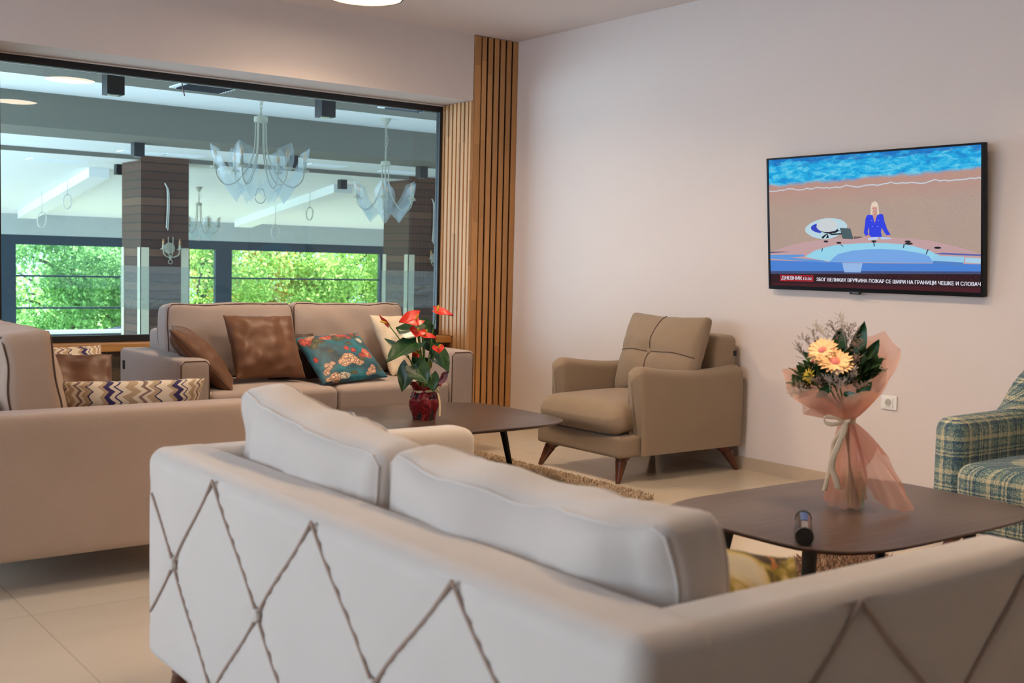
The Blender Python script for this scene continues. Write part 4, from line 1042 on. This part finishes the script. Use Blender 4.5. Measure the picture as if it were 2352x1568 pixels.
for nm, c, pts in (('desk_wing', (96, 152, 220), [(.0, .215), (.0, .245), (.185, .25), (.185, .235), (.11, .225), (.29, .205), (.30, .19), (.11, .205)]),
                   ('desk_wing', (150, 206, 236), [(.80, .25), (.93, .245), (.93, .205), (.80, .215)]), ('desk_wing', (80, 130, 200), [(.80, .215), (.93, .205), (.92, .18), (.80, .195)]),
                   ('desk_wing', (170, 210, 236), [(.935, .24), (1, .235), (1, .20), (.935, .205)]), ('desk_edge', (70, 60, 110), [(0, .26), (0, .268), (.06, .272), (.115, .27)]),
                   ('desk_edge', (90, 100, 170), [(.80, .262), (1, .25), (1, .262), (.84, .272)]), ('floor_band', (60, 74, 120), [(0, .114), (1, .146), (1, .128), (0, .092)]),
                   ('floor_shine', (150, 186, 232), [(.38, .19), (.48, .19), (.47, .12), (.39, .118)])):
    shape(nm, c, pts, .0008)
shape('sun_hat_brim', (186, 216, 228), [(.191, .436), (.193, .455), (.2, .47), (.220, .493), (.247, .511), (.275, .524), (.304, .53), (.34, .528), (.371, .519), (.395, .50), (.408, .472), (.40, .44), (.382, .415), (.35, .388), (.314, .371), (.285, .368), (.257, .376), (.23, .388), (.211, .406), (.198, .42)], .0004)
shape('sun_hat_shadow', (44, 64, 190), [(.222, .462), (.226, .442), (.245, .425), (.275, .415), (.275, .43), (.26, .445), (.255, .47), (.252, .49), (.232, .478)], .0006)
shape('sun_hat_crown', (206, 212, 216), [(.252, .46), (.255, .49), (.27, .51), (.29, .522), (.315, .525), (.34, .512), (.357, .49), (.36, .47), (.357, .457), (.337, .436), (.315, .425), (.29, .425), (.265, .437)], .0008)
shape('sun_hat_ribbon', (14, 16, 52), [(.256, .448), (.275, .428), (.30, .414), (.325, .41), (.36, .43), (.362, .45), (.345, .432), (.315, .424), (.29, .425), (.272, .434)], .0010)
for pts in ([(.30, .415), (.36, .438), (.371, .434), (.345, .415)], [(.31, .414), (.285, .372), (.276, .384), (.298, .408)], [(.31, .414), (.315, .38), (.30, .376)], [(.315, .41), (.382, .415), (.378, .405), (.33, .40)]): shape('ribbon_bow', (10, 12, 30), pts, .0012)
shape('laptop_lid', (70, 92, 98), [(.37, .454), (.422, .449), (.437, .368), (.384, .372)], .0010)
shape('laptop_base', (110, 90, 90), [(.437, .39), (.478, .387), (.478, .38), (.44, .370)], .0010)
# the newsreader
shape('newsreader_jacket', (36, 60, 226), [(.503, .545), (.525, .551), (.532, .535), (.54, .50), (.549, .535), (.556, .554), (.574, .551), (.58, .541), (.584, .50), (.597, .44), (.612, .40), (.598, .386), (.583, .42), (.571, .452), (.568, .42), (.572, .384), (.508, .384), (.513, .42), (.512, .455), (.506, .43), (.508, .40), (.497, .392), (.487, .413), (.491, .46), (.496, .52)], .0010)
shape('newsreader_neck', (206, 150, 140), [(.529, .566), (.547, .566), (.548, .535), (.540, .485), (.532, .53)], .0012)
shape('newsreader_hair', (226, 206, 186), [(.519, .545), (.521, .60), (.525, .63), (.533, .642), (.540, .645), (.548, .641), (.554, .63), (.558, .60), (.561, .548), (.551, .548), (.551, .60), (.53, .60), (.53, .548)], .0014)
shape('newsreader_face', (214, 158, 150), [(.529, .612), (.549, .612), (.550, .59), (.547, .57), (.5395, .557), (.532, .57), (.529, .59)], .0016)
shape('newsreader_fringe', (232, 214, 194), [(.528, .625), (.551, .625), (.550, .604), (.54, .608), (.529, .604)], .0018)
for x_ in (.5335, .5445): shape('newsreader_eye', (70, 40, 50), ell(x_, .594, .0024, .0022, 8), .0020)
shape('newsreader_mouth', (150, 60, 70), ell(.5395, .572, .0038, .0018, 8), .0020)
for x_, y_ in ((.5095, .388), (.603, .389)): shape('newsreader_hand', (206, 146, 136), ell(x_, y_, .010, .010, 12), .0016)
for x_, y_ in ((.526, .505), (.558, .505), (.528, .462), (.553, .462)): shape('jacket_button', (190, 190, 220), ell(x_, y_, .0018, .003, 8), .0014)
shape('desk_papers', (190, 210, 244), [(.505, .378), (.555, .385), (.556, .366), (.51, .362)], .0018)
shape('desk_papers', (180, 204, 240), [(.562, .384), (.61, .38), (.618, .368), (.57, .366)], .0018)
for x_, y_, w_ in ((.300, .352, .012), (.365, .342, .013), (.535, .352, .012), (.69, .350, .014), (.82, .306, .016), (.695, .335, .018)): shape('desk_microphone', (20, 26, 40), ell(x_, y_, w_, .008, 12), .0016)
for a_, b_ in (((.532, .345), (.534, .315)), ((.672, .335), (.668, .305)), ((.777, .296), (.768, .26)), ((.37, .33), (.385, .312)), ((.28, .30), (.275, .275))):
    shape('desk_microphone_stem', (40, 60, 90), [a_, (a_[0]+.005, a_[1]), (b_[0]+.005, b_[1]), b_], .0017)
# ticker with its writing
shape('ticker_band', (36, 4, 18), [(0, -.0), (1, -.0), (1, .128), (0, .092)], .0010, .9)
shape('ticker_band_low', (62, 8, 26), [(0, -.0), (1, -.0), (1, .035), (0, .02)], .0012, .9)
for k in range(26):
    x_ = .43+.022*k+.004*math.sin(k*5); shape('ticker_dot', (130, 12, 36), ell(x_, .098+.010*math.sin(k*3.1), .0022, .0035, 8), .0013, .7)
shape('ticker_tag', (186, 20, 40), [(.052, .036), (.232, .040), (.232, .088), (.052, .086)], .0012)
shape('ticker_tag_inner', (120, 14, 34), [(.056, .042), (.228, .046), (.228, .082), (.056, .080)], .0014)
def textmesh(name, txt, u0, u1, vb, vt, d=.0018, col=(226, 226, 240)):
    cu = bpy.data.curves.new('text', 'FONT'); cu.body = txt; o = bpy.data.objects.new('text', cu); COL.objects.link(o)
    dg = bpy.context.evaluated_depsgraph_get(); me = bpy.data.meshes.new_from_object(o.evaluated_get(dg)); bpy.data.objects.remove(o)
    co = np.array([v_.co[:] for v_ in me.vertices]); mn = co.min(0); mx = co.max(0); cap = .73
    w_ = (mx[0]-mn[0]); z_ = mn[1]*0
    vs = [S(u0+(u1-u0)*(c[0]-mn[0])/w_, vb+(vt-vb)*(c[1])/cap, d) for c in co]
    gx = G(); fs_ = [tuple(p.vertices) for p in me.polygons]
    for du in (-.0006, 0, .0006): gx.add([v_+(S(du, 0, 0)-S(0, 0, 0))+(TF.to_3x3() @ Vector((0, 1, 0)))*abs(du)*.05 for v_ in vs], fs_)
    mt = emis(name, s2l(col), .9); gx.build(name, mt, scr, smooth=False, world=False)
textmesh('caption_title', 'ДНЕВНИК', .061, .173, .050, .078)
textmesh('caption_time', '12:32', .180, .224, .052, .072)
textmesh('caption_news', 'ЗБОГ ВЕЛИКИХ ВРУЋИНА ПОЖАР СЕ ШИРИ НА ГРАНИЦИ ЧЕШКЕ И СЛОВАЧ', .249, .998, .046, .073)

# ------------------------------------------------------------------ wall socket
t = thing('wall_socket', 'white square wall socket between the bouquet and the plaid armchair', 'socket', (0, -3.211, .4925))
T = frame((0, -3.211, .4925), (0, -1, 0), (-1, 0, 0), (0, 0, 1))
rbox(.086, .010, .072, .003, 8, c=(0, .005, 0)).build  # plate below
g = G(); v0 = rbox(.092, .011, .071, .004, 8); g.add([Vector((p.x, p.y+.0055, p.z)) for p in v0.v], v0.f, T=T @ Matrix.Scale(1, 4)); g.build('plate', 'white', t)
g = G(); v0 = rbox(.050, .004, .048, .003, 8); g.add([Vector((p.x, p.y+.0125, p.z)) for p in v0.v], v0.f, T=T); g.build('insert', 'white', t)
G().lathe([(.0195, .0146), (.019, .0155), (.0175, .0155), (.0172, .0050), (0, .0049)], 28, T=T @ TR((0, 0, 0), (R(-90), 0, 0))).build('well', plain('socket_ivory', s2l((186, 180, 168)), .4), t)
for dx in (-.007, .007):
    G().lathe([(0, .0052), (.0022, .0052), (.0022, .0150), (0, .0151)], 10, T=T @ TR((dx, 0, 0), (R(-90), 0, 0))).build('contact_hole', 'zip', t)

# ------------------------------------------------------------------ small black case on the near table
A = Vector((-2.40, -4.585, .4435)); B = Vector((-2.585, -4.737, .4435)); d_ = (B-A).normalized()
t = thing('cylindrical_case', 'small black and steel tube lying at the near edge of the coffee table', 'case', tuple((A+B)/2-Vector((0, 0, .0235))))
G().tube([A, A+d_*.004, B-d_*.02, B-d_*.014, B], [.018, .0225, .0225, .0235, .0235], 24, cap=True).build('body', plain('gloss_black_case', s2l((34, 38, 48)), .15), t)
G().tube([B-d_*.012, B+d_*.001, B+d_*.0015, B-d_*.004], [.0238, .0240, .0200, .0190], 24).build('end_cap', 'zip', t)
G().tube([A-d_*.001, A+d_*.022], [.0232, .0234], 24).build('end_cap', 'zip', t)
rr_ = Vector((-d_.y, d_.x, 0)); g = G()
g.grid(lambda a, b: A+d_*(.03+.10*a)+(rr_*math.cos(1.1+b*.9)+Vector((0, 0, 1))*math.sin(1.1+b*.9))*.0231, 4, 8); g.build('blue_label', plain('blue_print', s2l((40, 70, 130)), .4), t)
# ------------------------------------------------------------------ potted anthurium on the far table
def leafmat2(name, a, b, vein, rough=.32):
    t = NT(name); x, y, z = t.xyz(t.uv()); n = t.noise(t.obj(), 18, 3)
    c = t.mix(n, a, b); mid = t.math('ABSOLUTE', t.math('SUBTRACT', y, .5)); c = t.mix(t.math('LESS_THAN', mid, .012), c, vein)
    t.base(c); t.p(rough=rough, spec=.5, sss=.0); return t.m
GL = leafmat2('anthurium_leaf', s2l((24, 52, 26)), s2l((46, 84, 38)), s2l((96, 128, 66)))
RS = leafmat2('red_spathe', s2l((196, 36, 26)), s2l((226, 60, 40)), s2l((170, 26, 24)), .42)
SPX = plain('yellow_spadix', s2l((226, 196, 60)), .6, .1, 60)
STM = plain('green_stem', s2l((94, 128, 54)), .5, .1, 30)
def heart(L, Wd, base, tip, nrm, curl=.15, fold=.12, n=18):
    # heart-shaped blade: base point, direction to tip, facing normal
    base = Vector(base); tip = Vector(tip); d = (tip-base); L = d.length; d = d.normalized(); nrm = Vector(nrm); nrm = (nrm-d*nrm.dot(d)).normalized(); s = d.cross(nrm)
    g = G()
    def fn(a, b):
        u = a; v = b*2-1
        wv = Wd/2*(math.sin(PI*min(1, (u*.93+.07))**.62)**.85)*(1-u)**.12 if u < .999 else 0
        lobe = .20*L*(abs(v)**1.3)*max(0, 1-u*3.2)          # ear lobes behind the stalk
        p = base+d*(u*L-lobe)+s*(wv*v)
        p += nrm*(fold*Wd*abs(v)**1.4-curl*L*u*u+.02*Wd*math.sin(8*u+3*v))
        return p
    g.grid(fn, n, 14); return g
pb = Vector((-1.956, -1.898, .3702)); dv = Vector((.5427, .8400, 0)); rx = Vector((.8400, -.5427, 0))
def Q(x, z, y=0.0): return pb+rx*x+dv*y+Vector((0, 0, z))
plant = thing('potted_anthurium', 'red-flowered anthurium in a pot wrapped in crinkled red paper, on the far coffee table', 'potted plant', tuple(Q(-.01, 0)))
WR = NT('crimson_wrapping_paper'); vv = WR.obj(); vo = WR.vor(vv, 55, 'DISTANCE_TO_EDGE'); wn = WR.noise(vv, 16, 4, .6)
WR.base(WR.mix(WR.ramp(vo, [(.0, (1,1,1)), (.12, (0,0,0))]), WR.mix(wn, s2l((88, 8, 18)), s2l((176, 22, 36))), s2l((60, 4, 12)))); WR.p(rough=.28, spec=.6); WR.bump(WR.vor(vv, 26, 'DISTANCE_TO_EDGE'), .9, .008)
prof = [(0, .056), (.02, .060), (.06, .074), (.095, .080), (.125, .066), (.143, .052), (.16, .062), (.185, .078), (.215, .09)]
def wrapf(a, b):
    th = 2*PI*a; z = b*.215; k = 0
    while k < len(prof)-2 and prof[k+1][0] < z: k += 1
    z0_, r0_ = prof[k]; z1_, r1_ = prof[k+1]; r = r0_+(r1_-r0_)*(z-z0_)/(z1_-z0_)
    q = abs(math.cos(th*2.5+.4)); r *= 1-.10*(1-q)*(1 if z < .143 else .6)
    r += .006*fbm((math.cos(th)*2, math.sin(th)*2, z*16), 1.4, 4)*(1+b)
    lift = 0
    if z > .15:
        e = (z-.15)/.065; lift = e*e*(.03*max(0, math.cos(th*2-.15))**3 - .02+.02*math.sin(th*5)); r += e*e*(.030*max(0, math.cos(th*2-.15))**3)
        if math.sin(th) < -.5: lift -= e*e*.02
    return Q(-.01+r*math.cos(th), z+lift, r*math.sin(th))
g = G(); g.grid(wrapf, 72, 30, closeu=True, flip=True); pot = g.build('wrapped_pot', WR.m, plant, ang=70)
G().lathe([(0, .0), (.055, .0), (.07, .11), (.048, .145), (.05, .15), (0, .15)], 20, c=tuple(Q(-.01, 0))).build('soil_pot', plain('dark_soil', s2l((40, 28, 22)), .9), plant)
RB = plain('ivory_ribbon', s2l((232, 208, 160)), .4, .05, 30, sheen=.3)
g = G()
g.grid(lambda a, b: Q(-.01+.0545*math.cos(2*PI*a), .137+.012*b+.005*math.cos(2*PI*a), .0545*math.sin(2*PI*a)), 40, 2, closeu=True)
pts = [Q(.045, .143, -.02), Q(.056, .135, -.035), Q(.066, .10, -.04), Q(.069, .06, -.04), Q(.068, .02, -.04)]
sp = spline(pts, 6); g.grid(lambda a, b: sp[int(round(a*(len(sp)-1)))]+rx*(.009*(b-.5))+dv*(-.002), len(sp)-1, 1)
g.tube(spline([Q(.04, .143, -.035), Q(.052, .16, -.05), Q(.060, .147, -.05), Q(.045, .141, -.04)], 6), .003, 6)
g.build('ribbon', RB, plant)
root0 = Q(-.008, .14, 0)
def stem(to, via=None, r=.0028, par=None):
    v_ = via or (root0+(Vector(to)-root0)*.55+Vector((0, 0, .03))); off = Vector((random.uniform(-.02, .02), random.uniform(-.02, .02), 0))
    return G().tube(spline([root0+off, v_, Vector(to)], 8), r, 6).build('stem', STM, plant)
# leaves: base (x,z,y) tip (x,z,y) width
LV = [((-.052, .385, -.06), (-.205, .297, -.11), .150, (-.25, -.5, 1)), ((-.050, .43, -.02), (-.160, .455, .05), .12, (0, -.7, .8)), ((-.03, .455, .03), (.045, .41, .06), .11, (.2, -.8, .7)),
      ((-.085, .268, -.07), (-.122, .146, -.10), .088, (-.3, -1, .35)), ((-.058, .272, -.08), (.010, .188, -.12), .105, (.05, -1, .55)), ((.020, .228, -.07), (.036, .146, -.09), .068, (.1, -1, .35)),
      ((.052, .345, .0), (.114, .236, -.02), .080, (.5, -.8, .5)), ((.02, .295, .0), (.106, .248, .02), .040, (.2, -.3, 1)), ((-.015, .395, .0), (.055, .35, .05), .085, (.3, -.9, .4)),
      ((.035, .375, .02), (.025, .30, .0), .06, (.5, -.9, .2)), ((-.135, .352, -.02), (-.215, .402, .0), .030, (-.3, -.9, .5)), ((-.02, .31, .03), (-.075, .25, .04), .08, (-.2, -1, .3))]
for i, (b_, t_, wd, n_) in enumerate(LV):
    b3 = Q(b_[0], b_[1], b_[2]); t3 = Q(t_[0], t_[1], t_[2]); nn = rx*n_[0]+dv*n_[1]+Vector((0, 0, n_[2]))
    heart(0, wd*1.15, b3, t3, nn, curl=.12, fold=.10).build('leaf', GL, plant); stem(b3)
FL = [((.035, .538, .0), (.122, .510, .0), .075, (-.1, -.5, 1), (.008, .012)), ((-.045, .50, -.03), (-.140, .475, -.06), .105, (0, -.75, .7), (.012, .02)), ((-.192, .468, .0), (-.236, .518, .01), .035, (-.8, -.3, .2), (0, .02)),
      ((-.045, .445, -.04), (-.058, .405, -.07), .085, (0, -.9, .5), (.004, .03)), ((-.025, .418, -.02), (.046, .398, -.04), .060, (.1, -.5, 1), (.01, .01)), ((.052, .365, -.04), (.060, .330, -.06), .062, (.1, -1, .5), (.008, .03)), ((-.045, .330, .0), (-.075, .312, -.01), .05, (-.2, -1, .3), (.0, .01)), ((.005, .262, .03), (.030, .28, .02), .04, (.2, -1, .3), (0, .01))]
for i, (b_, t_, wd, n_, sd) in enumerate(FL):
    b3 = Q(b_[0], b_[1], b_[2]); t3 = Q(t_[0], t_[1], t_[2]); nn = (rx*n_[0]+dv*n_[1]+Vector((0, 0, n_[2]))).normalized()
    f_ = heart(0, wd, b3, t3, nn, curl=-.06, fold=.16).build('flower', RS, plant)
    c_ = b3+(t3-b3)*.14; e_ = c_+nn*.040+rx*sd[0]; G().tube([c_, c_+(e_-c_)*.3, c_+(e_-c_)*.8, e_], [.0035, .0055, .005, .002], 8).build('spadix', SPX, f_)
    stem(b3+(t3-b3)*.08)

# ------------------------------------------------------------------ bouquet in its glass vase on the near table
BO = Vector((-2.066, -4.496, .4203)); bx_ = Vector((.5883, -.8087, 0)); by_ = Vector((.8087, .5883, 0))
def B_(x, z, y=0.0): return BO+bx_*x+by_*y+Vector((0, 0, z))
vase = thing('glass_vase', 'short clear glass vase holding the bouquet stems on the near coffee table', 'vase', tuple(B_(.012, 0)))
G().lathe([(0, .004), (.030, .004), (.0325, .0), (.034, .006), (.036, .12), (.034, .12), (.0315, .012), (0, .012)], 28, c=tuple(B_(.012, 0))).build('body', 'vase', vase)
wat = pane('vase_water', (.88, .94, .86, 1), .8)
G().lathe([(0, .013), (.0305, .013), (.033, .075), (0, .075)], 28, c=tuple(B_(.012, 0))).build('water', wat, vase)
bq = thing('flower_bouquet', 'bouquet of orange gerberas in translucent peach foil with a cream bow, on the near table', 'bouquet', tuple(B_(0, .27)))
NK = (-.022, .272)
rim = [(.118, .435, 0), (.128, .50, .05), (.085, .545, .09), (.03, .53, .11), (-.06, .46, .10), (-.15, .43, .06), (-.214, .424, .0), (-.20, .36, -.05), (-.165, .325, -.08), (-.085, .355, -.105), (-.045, .318, -.11), (.02, .372, -.11), (.075, .372, -.08), (.10, .40, -.045)]
def cone(rimpts, nck, amp=.006, seed=0, belly=.02, n1=.018):
    P = [Vector(p) for p in rimpts]; P = P+P[:1]; sp_ = [P[i].lerp(P[i+1], (k/6)) for i in range(len(P)-1) for k in range(6)]+[P[-1]]; N = len(sp_)-1
    def fn(a, b):
        r_ = sp_[int(round(a*N)) % N]; th = 2*PI*a
        n0 = Vector((nck[0]+n1*math.cos(-th+0.0), nck[1], n1*math.sin(th)))
        x, z, y = r_.x, r_.y, r_.z; q = b**1.0
        px_ = n0.x+(x-n0.x)*q**.85; pz = n0.y+(z-n0.y)*q**1.15; py = n0.z+(y-n0.z)*q**.85
        w = amp*(math.sin(th*5+seed)+.5*math.sin(th*8+seed*2))*q
        rr = math.hypot(px_-nck[0], py)+1e-6
        return B_(px_+(px_-nck[0])/rr*w, pz+.004*math.sin(th*9+seed)*q, py+py/rr*w)
    g = G(); g.grid(fn, N, 18, closeu=True); return g
cone(rim, NK, .006, 0).build('wrapping_foil', 'organza', bq, ang=80)
rim2 = [(p[0]*.80-.006, p[1]-.035 if p[2] < 0 else p[1]-.02, p[2]*.86) for p in rim]
rim2[9] = (-.10, .345, -.085); rim2[10] = (-.03, .36, -.09)
cone(rim2, NK, .007, 2.0).build('wrapping_foil', 'organza2', bq, ang=80)
# two petals of foil folded over at the front
for pts in (((-.05, .29, -.04), (-.175, .335, -.10), (-.13, .355, -.115), (-.088, .372, -.12), (-.03, .33, -.10)), ((-.03, .285, -.04), (-.045, .335, -.12), (-.015, .362, -.125), (.04, .375, -.115), (.06, .345, -.08))):
    g = G(); c = Vector(pts[0]); ring = spline([Vector(p) for p in pts[1:]], 6)
    g.grid(lambda a, b: (lambda r_: B_(c.x+(r_.x-c.x)*b, c.y+(r_.y-c.y)*b**1.1, c.z+(r_.z-c.z)*b-.012*math.sin(PI*b)))(ring[int(round(a*(len(ring)-1)))]), len(ring)-1, 8)
    g.build('folded_foil', 'organza2', bq, ang=80)
# skirt of foil below the tie
sk1 = [(.045, .10, -.02), (.055, .02, .03), (.02, .006, .05), (-.03, .008, .05), (-.078, .014, .02), (-.074, .016, -.02), (-.045, .006, -.045), (.0, .004, -.052), (.036, .008, -.045)]
cone(sk1, NK, .004, 1.0).build('foil_skirt', 'organza', bq, ang=80)
sk2 = [(.075, .185, .0), (.112, .16, .02), (.16, .06, .03), (.190, .008, .02), (.182, .004, -.01), (.130, .008, -.03), (.09, .03, -.05), (.055, .07, -.055), (.03, .12, -.05)]
cone(sk2, NK, .003, 2.0).build('foil_tail', 'organza', bq, ang=80)
# green filling, leaves and flowers
FG = leafmat2('filler_leaf', s2l((22, 44, 20)), s2l((58, 88, 36)), s2l((80, 110, 50)), .5); FB = leafmat2('broad_leaf', s2l((30, 74, 40)), s2l((52, 104, 54)), s2l((90, 140, 80)), .35)
rng = random.Random(5); g = G()
def blade(g, b, t, w, n_, m=0, fold=.15):
    b = Vector(b); t = Vector(t); d = t-b; L = d.length; d = d.normalized(); n_ = Vector(n_); n_ = (n_-d*n_.dot(d)).normalized(); s = d.cross(n_)
    def fn(a, c):
        v = c*2-1; ww = w/2*math.sin(PI*min(1, max(.02, a*.97+.03)))**.75; return b+d*(a*L)+s*(ww*v)+n_*(fold*w*abs(v)-.10*L*a*a)
    g.grid(fn, 9, 4, m=m)
for k in range(420):
    a = rng.uniform(0, 2*PI); r_ = rng.uniform(0, 1)**.5; cx = -.055+.115*r_*math.cos(a); cy = .07*r_*math.sin(a); cz = .375+.11*rng.random()*(1-.5*r_)+.25*(cx+.055)
    d_ = Vector((math.cos(a)*.7+rng.uniform(-.4, .4), math.sin(a)*.7+rng.uniform(-.4, .4), rng.uniform(.1, 1.2))).normalized()*rng.uniform(.025, .05)
    blade(g, B_(cx, cz, cy), B_(cx+d_.x, cz+d_.z, cy+d_.y), rng.uniform(.010, .020), (rng.uniform(-1, 1), rng.uniform(-1, 1), 1))
o = g.build('filler_greenery', FG, bq, ang=80); o['kind'] = 'stuff'
for b_, t_, w_ in (((-.02, .40, .03), (.024, .578, .03), .052), ((.0, .40, .02), (.068, .525, .01), .045), ((.0, .38, -.01), (.060, .468, -.02), .045), ((-.02, .40, 0), (.056, .44, -.03), .04), ((-.06, .46, .04), (-.045, .555, .05), .05),
                   ((-.09, .42, -.01), (-.158, .480, -.01), .03), ((-.09, .38, -.02), (-.155, .455, -.02), .03), ((-.07, .38, -.05), (-.11, .345, -.08), .03), ((-.03, .36, -.06), (.02, .345, -.09), .03), ((.01, .36, -.03), (.05, .40, -.06), .035)):
    g = G(); blade(g, B_(*b_), B_(*t_), w_, bx_*.3-by_+Vector((0, 0, .3)), fold=.2); g.build('broad_leaf', FB, bq)
PET = plain('peach_orange_petal', s2l((250, 200, 140)), .55, .08, 40); PET2 = plain('pink_flower_core', s2l((232, 130, 116)), .6, .1, 80); YEL = plain('yellow_petal', s2l((236, 190, 50)), .6, .1, 40)
def gerbera(c, nrm, R_, mat, core, seed, npet=22):
    c = Vector(c); nz = Vector(nrm).normalized(); ux = nz.orthogonal().normalized(); uy = nz.cross(ux); g = G(); rg = random.Random(seed)
    for layer in range(2):
        for k in range(npet):
            a = 2*PI*(k+layer*.5)/npet+rg.uniform(-.05, .05); d = ux*math.cos(a)+uy*math.sin(a); L = R_*(1-.18*layer)*rg.uniform(.9, 1.05); lift = .18+.15*layer+rg.uniform(-.08, .08)
            blade(g, c+d*R_*.12+nz*.003*layer, c+d*L+nz*L*lift, R_*.26, nz, fold=.1)
    f_ = g.build('gerbera', mat, bq)
    G().lathe([(0, .012), (R_*.2, .010), (R_*.30, .004), (R_*.33, 0), (0, -.002)], 18, T=frame(c, ux, uy, nz)).build('flower_centre', core, f_)
    G().tube([c, c+(B_(*(-.02, .28, 0))-c)], .003, 6).build('stem', STM, f_)
gerbera(B_(-.098, .487, -.055), -by_*.75+Vector((0, 0, .8))-bx_*.25, .050, PET, PET2, 1)
gerbera(B_(-.060, .455, -.085), -by_*.7+Vector((0, 0, .9))+bx_*.15, .058, PET, PET2, 2)
gerbera(B_(-.135, .405, -.05), -by_*.6-bx_*.8+Vector((0, 0, .3)), .030, YEL, SPX, 3, 12)
gerbera(B_(-.122, .45, -.02), -by_*.6-bx_*.6+Vector((0, 0, .5)), .024, PET, PET2, 4, 12)
ST = plain('dried_statice', s2l((150, 128, 112)), .9, .15, 80); ST2 = plain('pale_statice', s2l((196, 184, 168)), .9, .15, 80)
def sprig(b, t, seed, mat, n=9, spread=.028):
    rg = random.Random(seed); b = Vector(b); t = Vector(t); g = G(); g.tube([b, (b+t)/2+Vector((0, 0, .004)), t], [.0012, .0009, .0006], 5)
    for k in range(n):
        q = .35+.65*k/n; p = b+(t-b)*q; 
        for s_ in range(3):
            e = p+Vector((rg.uniform(-1, 1), rg.uniform(-1, 1), rg.uniform(.2, 1.2)))*spread*(1.15-q*.6); g.tube([p, e], [.0006, .0005], 4)
            for m_ in range(4):
                c = p+(e-p)*rg.uniform(.4, 1.05)+Vector((rg.uniform(-1, 1), rg.uniform(-1, 1), rg.uniform(-1, 1)))*.0025; r_ = rg.uniform(.0012, .0022)
                g.add([c+Vector(q_)*r_ for q_ in ((1,0,0),(-1,0,0),(0,1,0),(0,-1,0),(0,0,1),(0,0,-1))], [(0,2,4),(2,1,4),(1,3,4),(3,0,4),(2,0,5),(1,2,5),(3,1,5),(0,3,5)])
    g.build('statice_sprig', mat, bq, smooth=False)
for i, (b_, t_, m_) in enumerate([((-.09, .44, 0), (-.165, .528, -.01), ST), ((-.10, .44, .01), (-.135, .548, .02), ST), ((-.12, .42, 0), (-.178, .50, 0), ST), ((-.04, .48, .02), (-.078, .575, .02), ST), ((-.03, .48, .02), (-.02, .572, .01), ST), ((-.03, .46, .02), (.005, .555, .02), ST),
        ((-.03, .50, .02), (-.055, .60, .02), ST2), ((-.07, .50, .02), (-.13, .565, .03), ST2), ((-.10, .37, -.05), (-.185, .375, -.08), ST), ((-.11, .37, -.06), (-.19, .345, -.10), ST2), ((-.07, .37, -.08), (-.075, .41, -.12), ST2), ((-.05, .36, -.08), (-.03, .405, -.12), ST2),
        ((-.02, .38, -.07), (.0, .44, -.10), ST2), ((.0, .37, -.06), (.03, .39, -.10), ST), ((-.09, .38, -.08), (-.12, .40, -.11), ST), ((-.02, .42, -.05), (.01, .475, -.07), ST), ((-.06, .39, -.09), (-.045, .43, -.13), ST2), ((.0, .46, -.02), (.012, .52, -.03), ST)]):
    sprig(B_(*b_), B_(*t_), i, m_)
g = G()
for k in range(7):
    a = k*.9; g.tube(spline([B_(-.022+.010*math.cos(a), .285, .010*math.sin(a)), B_(-.006, .15, .004*math.sin(a)), B_(.012+.018*math.cos(a+1), .016, .018*math.sin(a+1))], 5), .0028, 6)
g.build('stems', STM, bq)
BW = plain('cream_satin_ribbon', s2l((244, 222, 186)), .45, .04, 20, sheen=.4); g = G()
def strip(pts, w, wd):
    sp_ = spline([B_(*p) for p in pts], 8); N = len(sp_)-1; wd = Vector(wd); g.grid(lambda a, b: sp_[int(round(a*N))]+wd*(w*(b-.5))+by_*(-.0015*math.sin(PI*b)), N, 3)
g.lathe([(.020, -.013), (.0225, -.006), (.0225, .008), (.020, .016)], 24, c=tuple(B_(-.014, .275)))
strip([(-.022, .272, -.024), (-.05, .282, -.04), (-.078, .286, -.045), (-.086, .272, -.045), (-.07, .262, -.045), (-.045, .264, -.04), (-.022, .270, -.026)], .012, (0, 0, 1))
strip([(-.022, .270, -.026), (-.026, .24, -.045), (-.040, .20, -.055), (-.052, .165, -.06), (-.056, .13, -.06), (-.044, .10, -.062), (-.034, .066, -.062)], .020, bx_)
strip([(-.018, .270, -.026), (-.034, .24, -.03), (-.056, .20, -.03), (-.060, .14, -.04), (-.072, .07, -.05), (-.076, .055, -.052)], .014, bx_)
strip([(-.004, .29, -.024), (-.008, .278, -.030), (-.024, .268, -.028)], .016, (0, 0, 1))
g.build('ribbon_bow', BW, bq, ang=70, solid=.0006)
